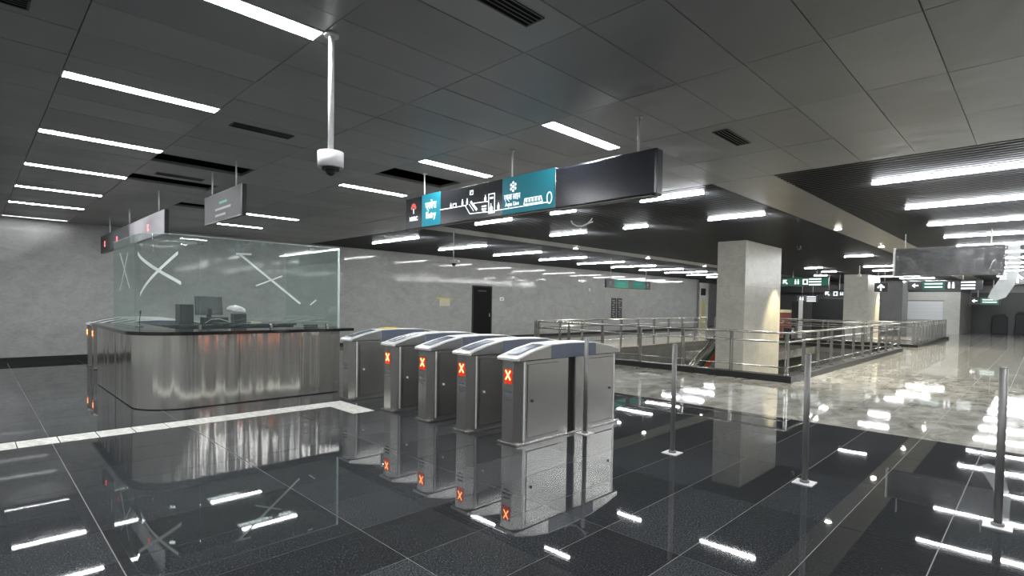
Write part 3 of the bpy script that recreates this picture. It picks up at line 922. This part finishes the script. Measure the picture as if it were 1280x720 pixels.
def person(cy, z0, z1, s=1.0):
    b = MB(); h = z1-z0
    b.prism(disc_yz(cy, z1-0.09*h, 0.11*h, 0.11*h, SX, 10), YZ, SX-0.005, SX-0.003)
    b.prism([(cy-0.2*h, z0), (cy+0.2*h, z0), (cy+0.22*h, z0+0.55*h), (cy+0.1*h, z0+0.78*h), (cy-0.1*h, z0+0.78*h), (cy-0.22*h, z0+0.55*h)], YZ, SX-0.005, SX-0.003)
    b.build('person_pictogram', M['sign_white'], ms)
person(5.77, 2.905, 2.965); person(5.526, 2.905, 2.985); person(5.431, 2.905, 2.985); person(5.076, 2.90, 2.985); person(4.835, 2.775, 2.862)
MB().prism(disc_yz(4.965, 2.80, 0.03, 0.035, SX), YZ, SX-0.005, SX-0.003).build('wheelchair_pictogram', M['sign_white'], ms)
pline([(4.97, 2.83), (4.97, 2.86)], 0.016)
MB().box(SX-0.005, SX-0.003, 4.93, 4.99, 2.92, 2.945).build('lift_lettering', M['sign_white'], ms)
MB().prism([(5.31, 3.08), (5.38, 3.08), (5.38, 3.02), (5.31, 3.02)], YZ, SX-0.005, SX-0.003).build('arrow_field', M['sign_white'], ms)
pline([(5.365, 3.065), (5.325, 3.035)], 0.012, 'sign_dark', 'arrow', SX-0.0055)
pline([(5.325, 3.062), (5.325, 3.033), (5.36, 3.033)], 0.010, 'sign_dark', 'arrow', SX-0.0055)
for k in range(6):
    an = math.radians(90 + 60*k)
    cy, cz = 4.582+0.042*math.cos(an), 3.02+0.047*math.sin(an)
    MB().prism(disc_yz(cy, cz, 0.0155, 0.018, SX, 10), YZ, SX-0.005, SX-0.003).build('flower_petal', M['sign_white'], ms)
MB().prism(disc_yz(4.582, 3.02, 0.02, 0.02, SX, 10), YZ, SX-0.0045, SX-0.003).build('flower_heart', M['sign_white'], ms)
# train and ring
pline([(4.40, 2.785), (4.385, 2.85), (4.13, 2.85), (4.11, 2.785), (4.40, 2.785)], 0.010, nm='train_outline')
for k in range(5): MB().box(SX-0.005, SX-0.003, 4.345-k*0.05, 4.375-k*0.05, 2.805, 2.838).build('train_window', M['sign_white'], ms)
ring = disc_yz(4.005, 2.816, 0.036, 0.062, SX, 20)
pline(ring + [ring[0]], 0.010, nm='ring')
# thin lit rim at the bottom of the blank box and bulging top edge
MB().box(SX-0.014, SX+0.1, 2.70, 3.90, 2.668, 2.676).build('bottom_rim', M['steel_post'], ms)
for y in (2.9, 4.66, 6.45):
    MB().cyl((SX+0.05, y, 3.12), (SX+0.05, y, CEIL), 0.011, 10).build('rod', M['rod'], ms)
    MB().cyl((SX+0.05, y, CEIL-0.012), (SX+0.05, y, CEIL), 0.035, 14).build('rod_rose', M['rod'], ms)

s2 = thing('hanging_sign', 'short grey overhead sign with faint lettering above the ticket booth', 'sign', (0, 0, 0))
MB().box(2.504, 2.565, 7.44, 9.02, 2.71, 3.12, 0.005).build('sign_case', M['sign_frame'], s2)
MB().box(2.50, 2.505, 7.47, 9.00, 2.725, 3.105).build('sign_face', M['sign_mid'], s2)
for a, b_, z, m_ in ((8.0, 8.32, 2.97, 'green'), (7.85, 8.5, 2.885, 'sign_grey'), (8.05, 8.5, 2.80, 'sign_grey')):
    MB().box(2.497, 2.4995, a, b_, z-0.018, z+0.012).build('lettering_line', M[m_], s2)
for y in (7.75, 8.75):
    MB().cyl((2.535, y, 3.12), (2.535, y, CEIL), 0.010, 10).build('rod', M['rod'], s2)

s3 = thing('hanging_sign', 'pale grey overhead sign with red lamps over the back row of gates', 'sign', (0, 0, 0))
MB().box(2.304, 2.37, 10.45, 16.6, 2.68, 3.10, 0.005).build('sign_case', M['sign_frame'], s3)
MB().box(2.30, 2.305, 10.48, 13.2, 2.695, 3.085).build('sign_face', M['sign_grey'], s3)
MB().box(2.30, 2.305, 13.21, 16.57, 2.695, 3.085).build('sign_face', M['sign_mid'], s3)
for y in (10.35, 12.3, 15.0):
    pass
for y in (11.6, 14.5, 16.0):
    for s in (-1, 1):
        MB().prism([(y-0.05, 2.88-s*0.05), (y-0.035, 2.88-s*0.065), (y+0.05, 2.88+s*0.05), (y+0.035, 2.88+s*0.065)], YZ, 2.295, 2.299).build('red_cross', M['pink_x'], s3)
for y in (11.0, 13.4, 15.6):
    MB().cyl((2.34, y, 3.10), (2.34, y, CEIL), 0.012, 10).build('rod', M['rod'], s3)

# distant double sign across the void
gsn = thing('hanging_sign', 'distant overhead sign with two green panels in front of the long wall', 'sign', (0, 0, 0))
gy = 12.4
MB().box(17.85, 21.2, gy+0.005, gy+0.10, 2.30, 2.66, 0.005).build('sign_case', M['sign_frame'], gsn)
MB().box(18.4, 19.42, gy, gy+0.005, 2.32, 2.64).build('green_panel', M['green'], gsn)
MB().box(19.72, 20.75, gy, gy+0.005, 2.32, 2.64).build('green_panel', M['green'], gsn)
for a in (18.12, 20.98):
    MB().prism([(a-0.08, 2.50), (a+0.0, 2.58), (a+0.08, 2.50), (a+0.03, 2.50), (a+0.03, 2.38), (a-0.03, 2.38), (a-0.03, 2.50)], XZ, gy-0.002, gy+0.005).build('arrow', M['sign_grey'], gsn)
for a, b_ in ((18.6, 19.2), (19.95, 20.5)):
    MB().box(a, b_, gy-0.003, gy, 2.49, 2.53).build('lettering_line', M['teal2'], gsn)
for x in (18.2, 20.9):
    MB().cyl((x, gy+0.05, 2.66), (x, gy+0.05, CEIL), 0.012, 8).build('rod', M['rod'], gsn)

def far_sign(x, y0, y1, z0, z1, label, marks, face='green_dim'):
    t = thing('hanging_sign', label, 'sign', (0, 0, 0))
    MB().box(x+0.005, x+0.12, y0, y1, z0, z1, 0.005).build('sign_case', M['sign_frame'], t)
    MB().box(x, x+0.005, y0+0.03, y1-0.03, z0+0.02, z1-0.02).build('sign_face', M[face], t)
    for kind, cy, s in marks:
        cz = (z0+z1)/2
        if kind == 'arrow_ul':
            pts = [(cy+s*.5, cz+s*.5), (cy-s*.3, cz+s*.5), (cy-s*.3, cz+s*.25), (cy+s*.05, cz+s*.25), (cy-s*.5, cz-s*.3), (cy-s*.3, cz-s*.5), (cy+s*.25, cz+s*.05), (cy+s*.25, cz-s*.3), (cy+s*.5, cz-s*.3)]
            MB().prism(pts, YZ, x-0.004, x).build('arrow', M['sign_white'], t)
        elif kind == 'arrow_up':
            pts = [(cy, cz+s*.5), (cy+s*.5, cz), (cy+s*.3, cz-.15*s), (cy+.1*s, cz+.1*s), (cy+.1*s, cz-s*.5), (cy-.1*s, cz-s*.5), (cy-.1*s, cz+.1*s), (cy-s*.3, cz-.15*s), (cy-s*.5, cz)]
            MB().prism(pts, YZ, x-0.004, x).build('arrow', M['sign_white'], t)
        elif kind == 'arrow_l':
            pts = [(cy+s*.5, cz), (cy, cz+s*.45), (cy, cz+.12*s), (cy-s*.5, cz+.12*s), (cy-s*.5, cz-.12*s), (cy, cz-.12*s), (cy, cz-s*.45)]
            MB().prism(pts, YZ, x-0.004, x).build('arrow', M['sign_white'], t)
        elif kind == 'box':
            MB().box(x-0.004, x, cy-s*.45, cy+s*.45, cz-s*.5, cz+s*.5).build('pictogram_field', M['sign_white'], t)
            MB().box(x-0.007, x-0.004, cy-s*.2, cy+s*.2, cz-s*.32, cz+s*.3).build('pictogram', M['sign_frame'], t)
        elif kind == 'people':
            for d in (-.25, .25):
                MB().box(x-0.004, x, cy+d*s-.15*s, cy+d*s+.15*s, cz-s*.45, cz+s*.2).sphere((x-0.003, cy+d*s, cz+s*.38), s*0.13, 8).build('pictogram', M['sign_white'], t)
        elif kind == 'lines':
            for d in (.28, -.0, -.28):
                MB().box(x-0.004, x, cy-s, cy+s, cz+d*.5-.04, cz+d*.5+.03).build('lettering_line', M['sign_white' if face != 'teal' else 'sign_white'], t)
        elif kind == 'teal':
            MB().box(x-0.006, x-0.002, cy-s, cy+s, z0+0.02, z1-0.02).build('teal_panel', M['green_dim'], t)
            for d in (.08, -.07): MB().box(x-0.009, x-0.006, cy-s*.8, cy+s*.8, cz+d-.03, cz+d+.03).build('lettering_line', M['sign_white'], t)
    for y in (y0+0.25*(y1-y0), y0+0.75*(y1-y0)):
        MB().cyl((x+.06, y, z1), (x+.06, y, CEIL), 0.015, 8).build('rod', M['rod'], t)
    return t
far_sign(30, 7.65, 9.85, 2.72, 3.16, 'dark green overhead sign with white arrow right of the cream pillar', [('arrow_ul', 9.65, .24), ('people', 9.1, .26), ('box', 8.7, .28), ('lines', 8.25, .28)])
far_sign(34, 7.86, 8.9, 2.22, 2.64, 'black overhead sign with white pictograms left of the second pillar', [('arrow_ul', 8.7, .24), ('box', 8.3, .24), ('people', 8.0, .2)], 'sign_dark')
far_sign(40, 10.8, 12.1, 2.0, 2.45, 'small black far overhead sign below the dark green one', [('people', 11.8, .3), ('lines', 11.2, .28)], 'sign_dark')
far_sign(30, 5.2, 5.72, 2.42, 2.84, 'small overhead sign with an up arrow between the second and third pillar', [('arrow_up', 5.46, .32)], 'sign_mid')
far_sign(32, 2.0, 4.75, 2.55, 2.98, 'black overhead sign with left arrow and teal field behind the film-wrapped board', [('arrow_l', 4.45, .26), ('teal', 3.75, .42), ('people', 3.1, .3), ('lines', 2.5, .25)], 'sign_dark')
far_sign(44, 1.9, 3.3, 1.98, 2.44, 'small distant overhead sign with left arrow below the milky film', [('arrow_l', 3.1, .28), ('teal', 2.4, .42)], 'sign_dark')
far_sign(30, 0.2, 1.15, 2.7, 3.2, 'black overhead sign with a white up arrow at the right edge of the picture', [('arrow_up', 0.81, .38)], 'sign_dark')

# film-wrapped hanging board on the right
fw = thing('wrapped_board', 'large hanging board wrapped in crinkled clear film on the upper right', 'sign', (0, 0, 0))
WX = 16.3
MB().box(WX, WX+0.14, 0.66, 2.68, 2.44, 3.12, 0.01).build('board', M['sign_mid'], fw)
MB().box(WX-0.006, WX, 0.72, 2.60, 2.48, 3.08).build('board_face', M['sign_frame'], fw)
def film(nm, y0, y1, z0, z1, x, mat, amp, seed, ny=60, nz=24, curve=0.0):
    rnd = random.Random(seed); b = MB(); g = []
    ph = [rnd.uniform(0, 6) for _ in range(6)]
    for i in range(ny+1):
        row = []
        for j in range(nz+1):
            u, v = i/ny, j/nz
            y = y0+(y1-y0)*u; z = z0+(z1-z0)*v
            d = amp*(math.sin(19*u+7*v+ph[0])*0.5 + math.sin(41*u-23*v+ph[1])*0.3 + math.sin(9*u+31*v+ph[2])*0.4) + rnd.uniform(-1, 1)*amp*0.25
            row.append(b.bm.verts.new((x - abs(d) - 0.004, y + curve*(1-v)**2, z)))
        g.append(row)
    for i in range(ny):
        for j in range(nz):
            f = b.bm.faces.new((g[i][j], g[i+1][j], g[i+1][j+1], g[i][j+1])); f.smooth = True
    return b.build(nm, mat, fw)
film('clear_film', 0.64, 2.70, 2.42, 3.14, WX-0.01, M['plastic'], 0.10, 3)
MB().box(WX-0.02, WX+0.15, 2.69, 2.73, 2.42, 3.14, 0.004).build('edge_strip', M['white'], fw)
b = MB()
pts = [(0.62, 3.12), (0.42, 3.14), (0.40, 2.6), (0.48, 2.2), (0.62, 1.92), (0.80, 1.84), (0.92, 1.92), (0.86, 2.1), (0.70, 2.4), (0.62, 2.7)]
b.prism(pts, YZ, WX-0.06, WX-0.04)
b.build('hanging_film', M['plastic_white'], fw)
for y in (0.9, 2.5):
    MB().cyl((WX+.07, y, 3.12), (WX+.07, y, CEIL), 0.012, 8).build('rod', M['rod'], fw)

# ================================================================== CAMERAS
pc = thing('pole_camera', 'white dome camera on a long white pole hanging from the ceiling', 'camera', (1.80, 3.60, 0))
MB().cyl((0, 0, 2.66), (0, 0, CEIL), 0.02, 16).build('pole', M['white'], pc)
MB().cyl((0, 0, 2.55), (0, 0, 2.66), 0.088, 24).build('housing', M['white'], pc)
MB().cyl((0, 0, 2.66), (0, 0, 2.675), 0.088, 24, 0.03).build('cap', M['white'], pc)
MB().cyl((0, 0, 2.535), (0, 0, 2.55), 0.06, 20).build('lens_ring', M['sign_mid'], pc)
MB().sphere((0, 0, 2.53), 0.035, 14).build('lens', M['black'], pc)
MB().cyl((0, 0, CEIL-0.02), (0, 0, CEIL), 0.05, 20).build('rose', M['white'], pc)
wc = thing('hanging_camera', 'small white camera on a thin drop rod in front of the long wall', 'camera', (8.95, 11.05, 0))
MB().cyl((0, 0, 2.75), (0, 0, CEIL), 0.014, 10).build('rod', M['white'], wc)
MB().box(-0.07, 0.07, -0.14, 0.10, 2.64, 2.73, 0.02).build('camera_body', M['white'], wc)
MB().sphere((0.0, -0.02, 2.62), 0.055, 12).build('dome', M['sign_mid'], wc)
MB().box(-0.05, 0.05, -0.22, -0.12, 2.66, 2.71, 0.01).build('visor', M['white'], wc)
fc = thing('hanging_camera', 'tiny dome camera on a rod beside the second pillar', 'camera', (27.2, 5.75, 0))
MB().cyl((0, 0, 3.1), (0, 0, CEIL), 0.02, 8).build('rod', M['white'], fc)
MB().sphere((0, 0, 3.06), 0.08, 12).build('dome', M['white'], fc)
cb = thing('dangling_cable', 'pale looped cable hanging out of the slatted ceiling behind the entry sign', 'cable', (0, 0, 0))
MB().tube([(9.5, 7.60, 3.60), (9.5, 7.60, 3.50), (9.5, 7.54, 3.41), (9.5, 7.42, 3.35), (9.5, 7.28, 3.335), (9.5, 7.14, 3.37), (9.5, 7.03, 3.45), (9.5, 6.98, 3.56)], 0.016, 8).build('cord', M['rod'], cb)
MB().tube([(9.5, 7.12, 3.38), (9.48, 6.98, 3.40)], 0.016, 8).build('plug', M['rod'], cb)

# ================================================================== STAIR VOID
struct(MB().box(VX0-0.15, VX0, VY0, VY1, -4.2, -0.2).box(VX1, VX1+0.15, VY0, VY1, -4.2, -0.2)
       .box(VX0-0.15, VX1+0.15, VY0-0.15, VY0, -4.2, -0.2).box(VX0-0.15, VX1+0.15, VY1, VY1+0.15, -4.2, -0.004).build('wall_void', M['concrete']))
struct(MB().box(VX0-0.15, VX1+0.15, VY0-0.15, VY1+0.15, -4.3, -4.2).build('floor_lower', M['concrete']))
cbm = MB().box(12.34, 12.64, 3.80, VY1+0.2, 0, 0.14, 0.006).box(12.64, 25.2, 3.80, 4.10, 0, 0.14, 0.006).box(25.0, 25.3, 4.1, VY1+0.2, 0, 0.14)
struct(cbm.build('trim_4', M['curb']), 'low black granite kerb around the stair void')

def railing(name, runs, label, step=1.2, plates=False, low=True):
    t = thing(name, label, 'railing', (0, 0, 0))
    for (a, b_) in runs:
        A, B = Vector(a), Vector(b_); d = B-A; L_ = d.length; u = d/L_
        for nm, z, r in (('top_rail', 1.06, 0.026), ('middle_rail', 0.86, 0.02)) + ((('bottom_rail', 0.30, 0.014),) if low else ()):
            MB().cyl((A.x, A.y, z), (B.x, B.y, z), r, 12).build(nm, M['steel_rail'], t)
        n = max(1, round(L_/step))
        for k in range(n+1):
            p = A + u*(L_*k/n)
            if k == 0 and (a, b_) != runs[0]: continue
            wx = 0.02
            pb = MB()
            s = u*0.035
            pb.box(p.x-s.x-0.008, p.x-s.x+0.008, p.y-s.y-0.008, p.y-s.y+0.008, 0.02, 1.04) if False else None
            if abs(u.x) > 0.5:
                pb.box(p.x-0.030, p.x-0.018, p.y-0.03, p.y+0.03, 0.02, 1.04); pb.box(p.x+0.018, p.x+0.030, p.y-0.03, p.y+0.03, 0.02, 1.04)
            else:
                pb.box(p.x-0.03, p.x+0.03, p.y-0.030, p.y-0.018, 0.02, 1.04); pb.box(p.x-0.03, p.x+0.03, p.y+0.018, p.y+0.030, 0.02, 1.04)
            pb.box(p.x-0.012, p.x+0.012, p.y-0.012, p.y+0.012, 0.86, 1.05)
            pb.build('post', M['steel_rail'], t)
            MB().cyl((p.x, p.y, 0.0), (p.x, p.y, 0.02), 0.06, 14).build('base_flange', M['steel_rail'], t)
    return t
ra = railing('railing', [((12.5, 11.2), (12.5, 3.95)), ((12.5, 3.95), (25.15, 3.95)), ((25.15, 3.95), (25.15, 11.2))],
             'stainless railing on the near kerb of the stair void')
ra.location.z = 0.0
for ch in ra.children:
    pass
# posts stand on the kerb
for ch in ra.children:
    if ch.name.startswith('base_flange'): ch.location.z = 0.14
railing('railing', [((12.75, 11.55), (25.0, 11.55))], 'stainless railing along the far side of the stair void')
rc = railing('railing', [((28.3, 3.9), (38.5, 3.9)), ((28.3, 3.9), (28.3, 10.0))], 'second distant stainless railing beyond the first one', 0.9)
struct(MB().box(28.15, 38.7, 3.75, 4.05, 0, 0.12, 0.01).box(28.15, 28.45, 4.05, 10.0, 0, 0.12, 0.01).build('trim_5', M['curb']))
glp = thing('balustrade_glass', 'clear glass infill standing behind the distant railing', 'balustrade', (0, 0, 0))
k = 0
x = 28.4
while x < 38.3:
    MB().box(x, x+0.84, 4.0, 4.012, 0.125, 0.82).build('glass_pane', M['plastic'], glp); x += 0.9

# pillars
def pillar(x0, x1, y0, y1, z0, z1, label, mat, nsec):
    t = struct(bpy.data.objects.new('pillar', None), label)
    COL.objects.link(t)
    h = (z1-z0)/nsec
    for k in range(nsec):
        MB().box(x0, x1, y0, y1, z0+k*h+0.0015, z0+(k+1)*h-0.0015, 0.002).build('stone_panel', mat, t)
    MB().box(x0+0.02, x1-0.02, y0+0.02, y1-0.02, z0, z1).build('pillar_core', M['seam'], t)
    return t
pillar(15.25, 18.1, 5.96, 6.76, -4.2, CEIL, 'big cream stone pillar rising out of the stair void', M['pillar'], 6)
pillar(34.0, 37.0, 6.78, 7.9, 0, CEIL, 'second stone pillar, far beyond the first', M['pillar'], 4)
pillar(42.5, 44.5, 6.55, 7.75, 0, CEIL, 'dark third pillar beyond the second', M['wall_far'], 4)

pillar(-2.6, -1.7, -4.6, -3.7, 0, CEIL, 'added cream pillar outside the picture, for bright reflections in the counter steel', M['pillar'], 4)  # two unseen pillars added so the counter steel reflects bright vertical bands
pillar(2.2, 3.1, -6.2, -5.3, 0, CEIL, 'added cream pillar outside the picture, for bright reflections in the counter steel', M['pillar'], 4)
# escalator in the void (comes up towards the far landing behind the pillar)
es = thing('escalator', 'escalator with steel balustrade rising out of the stair void beside the pillar', 'escalator', (0, 0, 0))
sl = 0.50
def zz(x, h): return h + (x-17.9)*sl
ex0, ex1 = 11.0, 17.9
ex0 = 12.9
MB().prism([(ex0, zz(ex0, 0.12)), (ex1, zz(ex1, 0.12)), (ex1, zz(ex1, -0.25)), (ex0, zz(ex0, -0.25))], XZ, 8.32, 8.42).build('skirt', M['steel'], es)
for y, mt in ((7.45, 'steel_rail'),):
    MB().prism([(ex0, zz(ex0, 0.05)), (ex1, zz(ex1, 0.05)), (ex1, zz(ex1, -0.25)), (ex0, zz(ex0, -0.25))], XZ, y-0.08, y+0.08).build('skirt', M['steel'], es)
    if y > 7: MB().prism([(ex0, zz(ex0, 0.06)), (ex1, zz(ex1, 0.06)), (ex1, zz(ex1, 1.15)), (ex0, zz(ex0, 1.15))], XZ, y-0.006, y+0.006).build('balustrade_glass', M['glass'], es)
    MB().prism([(ex0, zz(ex0, 1.08)), (ex1, zz(ex1, 1.08)), (ex1, zz(ex1, 1.15)), (ex0, zz(ex0, 1.15))], XZ, y-0.06, y+0.06).build('rail_base', M['steel_hood'], es)
    MB().tube([(ex0, y, zz(ex0, 1.2)), (ex1, y, zz(ex1, 1.2)), (ex1+0.5, y, 1.3), (ex1+1.5, y, 1.3)], 0.045, 10).build('handrail', M[mt], es)
MB().prism([(ex0, zz(ex0, 0.62)), (ex1, zz(ex1, 0.62)), (ex1, zz(ex1, 0.84)), (ex0, zz(ex0, 0.84))], XZ, 7.34, 7.37).build('orange_film', M['escal_orange'], es)
MB().prism([(ex0, zz(ex0, 0.86)), (ex1, zz(ex1, 0.86)), (ex1, zz(ex1, 1.0)), (ex0, zz(ex0, 1.0))], XZ, 7.34, 7.37).build('green_film', M['escal_green'], es)
x = ex0
k = 0
while x < ex1:
    MB().box(x, x+0.4, 7.53, 8.32, zz(x, -0.25), zz(x, -0.02)).build('step', M['steel_post'], es); x += 0.4
MB().box(ex0, ex1, 7.5, 8.4, -4.15, -4.1).build('truss_base', M['black'], es)
MB().prism([(ex0, zz(ex0, -0.25)), (ex1, zz(ex1, -0.25)), (ex1, -0.9), (ex0, -4.15)], XZ, 7.5, 8.4).build('truss', M['concrete'], es)
struct(MB().box(17.9, 25.1, 6.8, 9.0, -0.3, -0.0).build('floor_landing', M['beige_tile']))

# ================================================================== WALL FITTINGS
dr = bpy.data.objects.new('door_1', None); COL.objects.link(dr); struct(dr, 'tall narrow black door in the long grey wall')
MB().box(15.28, 16.32, WY-0.015, WY+0.0, 0.0, 2.30).build('door_leaf', M['door_black'], dr)
fr = MB().box(15.22, 15.28, WY-0.03, WY, 0, 2.36).box(16.32, 16.38, WY-0.03, WY, 0, 2.36).box(15.28, 16.32, WY-0.03, WY, 2.30, 2.36)
fr.build('door_frame', M['seam'], dr)
MB().box(15.55, 16.05, WY-0.02, WY-0.015, 2.10, 2.16).build('closer', M['sign_mid'], dr)
MB().box(16.2, 16.24, WY-0.05, WY-0.015, 1.0, 1.15).build('handle', M['steel'], dr)
tag(MB().box(13.46, 14.0, WY-0.012, WY, 1.46, 1.76).build('wall_notice', M['paper']), 'small cream notice with yellow top on the grey wall left of the black door', 'notice')
yb = tag(MB().box(13.3, 14.15, WY-0.02, WY-0.013, 1.76, 1.80).build('yellow_tape', M['yellow']), 'strip of yellow tape above the cream wall notice', 'tape')
sw = thing('wall_switch', 'small white switch plate on the wall right of the black door', 'switch', (17.0, WY-0.012, 1.80))
MB().box(-0.13, 0.13, 0, 0.012, -0.08, 0.08, 0.003).build('plate', M['white'], sw)
MB().box(-0.04, 0.04, -0.01, 0, -0.04, 0.04, 0.003).build('rocker', M['sign_grey'], sw)
ps = thing('wall_poster', 'tall black sign board in two columns with white marks on the long wall', 'poster', (0, 0, 0))
for x0 in (25.68, 26.26):
    c = MB().box(x0, x0+0.48, WY-0.03, WY-0.005, 0.84, 2.0).build('poster_column', M['poster'], ps)
    rr = random.Random(int(x0*10))
    for k in range(8):
        w_ = rr.uniform(0.10, 0.34)
        x1 = x0 + rr.uniform(0.04, 0.46-w_)
        MB().box(x1, x1+w_, WY-0.034, WY-0.03, 0.92+k*0.13, 0.98+k*0.13).build('lettering_line', M['sign_grey'], c)
sp = thing('wall_sensor', 'small round white sensor on the wall below the green sign', 'sensor', (23.6, WY-0.03, 2.4))
MB().cyl((0, 0, 0), (0, 0.03, 0), 0.08, 12).build('housing', M['white'], sp)
MB().cyl((0, -0.01, 0), (0, 0, 0), 0.03, 10).build('lens', M['black'], sp)
# lift lobby at the end of the long wall
ld_ = bpy.data.objects.new('door_2', None); COL.objects.link(ld_); struct(ld_, 'cream lift portal past the end of the long wall')
MB().box(36.9, 38.3, 17.6, 17.8, 0, 3.3).build('portal', M['wall_light'], ld_)
MB().box(37.1, 37.75, 17.56, 17.6, 0, 2.0).build('door_leaf', M['cream'], ld_)
MB().box(37.05, 37.75, 17.55, 17.6, 2.4, 2.9).build('number_panel', M['sign_dark'], ld_)

# far end: pale box with shutter, dark openings
kx = 46.0
kb_ = struct(MB().box(kx, 51.8, 3.95, 7.9, 0, 2.82, 0.01).build('wall_kiosk', M['wall_light']), 'pale stone kiosk wall at the far end of the hall')
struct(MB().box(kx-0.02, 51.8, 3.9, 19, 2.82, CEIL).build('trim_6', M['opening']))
sh = thing('roller_shutter', 'white panelled shutter in the pale far kiosk wall', 'shutter', (0, 0, 0))
for k in range(5):
    MB().box(kx-0.05, kx-0.002, 4.85, 7.3, 0.95+k*0.25, 1.19+k*0.25, 0.004).build('shutter_panel', M['shutter'], sh)
MB().box(kx-0.06, kx-0.002, 4.8, 7.35, 2.2, 2.26).build('shutter_box', M['wall_far'], sh)
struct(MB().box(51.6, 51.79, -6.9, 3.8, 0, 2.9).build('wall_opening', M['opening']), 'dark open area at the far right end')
for i, (y0, y1, z1) in enumerate(((1.8, 2.6, 1.2), (0.6, 1.4, 1.4), (-1.2, -0.2, 1.2))):
    o = tag(MB().box(50.8, 51.4, y0, y1, 0, z1, 0.03).box(50.9, 51.3, y0+0.1, y1-0.1, z1, z1+0.15, 0.02).build('covered_machine', M['sign_mid']),
            'grey covered machine in the dark far opening, ' + ['leftmost', 'middle', 'rightmost'][i], 'machine', 'covered machines at the far end')
struct(MB().box(49.0, 49.2, 8.5, 19.6, 0, 2.9).build('wall_back', M['wall_far']))
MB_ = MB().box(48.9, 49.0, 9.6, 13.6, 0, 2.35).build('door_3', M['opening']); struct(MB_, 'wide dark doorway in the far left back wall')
struct(MB().box(47.4, 48.5, 8.7, 9.7, 0, 2.2, 0.01).build('wall_stub', M['wall_far']))
rk = thing('red_cabinet', 'low red cabinet partly hidden behind the cream pillar', 'cabinet', (30.0, 9.6, 0))
MB().box(-0.3, 0.3, -0.35, 0.5, 0.0, 1.35, 0.01).build('body', M['red'], rk)
MB().box(-0.32, 0.32, -0.37, 0.52, 1.35, 1.5, 0.01).build('top', M['paper'], rk)
wp = thing('white_stand', 'slim white and dark panel stand right of the cream pillar', 'stand', (28.9, 8.55, 0))
MB().box(-0.06, 0.06, -0.08, 0.08, 0.0, 2.0, 0.01).build('panel', M['white'], wp)
MB().box(-0.05, 0.05, 0.10, 0.40, 0.3, 1.95, 0.01).build('dark_leaf', M['black'], wp)
MB().box(-0.2, 0.2, -0.2, 0.45, 0.0, 0.04).build('foot', M['steel_post'], wp)
bs = thing('fixing_clamp', 'black boxed device standing behind the railing near its middle', 'device', (14.2, 4.45, 0))
MB().box(-0.02, 0.02, -0.02, 0.02, -0.2, 0.85).build('stem', M['steel_post'], bs)
MB().box(-0.12, 0.12, -0.09, 0.09, 0.85, 1.12, 0.01).build('case', M['black'], bs)
MB().box(-0.08, -0.02, -0.094, -0.09, 0.98, 1.06).build('tag_plate', M['white'], bs)
print('tiles', n_d, n_b, 'panels', np_)
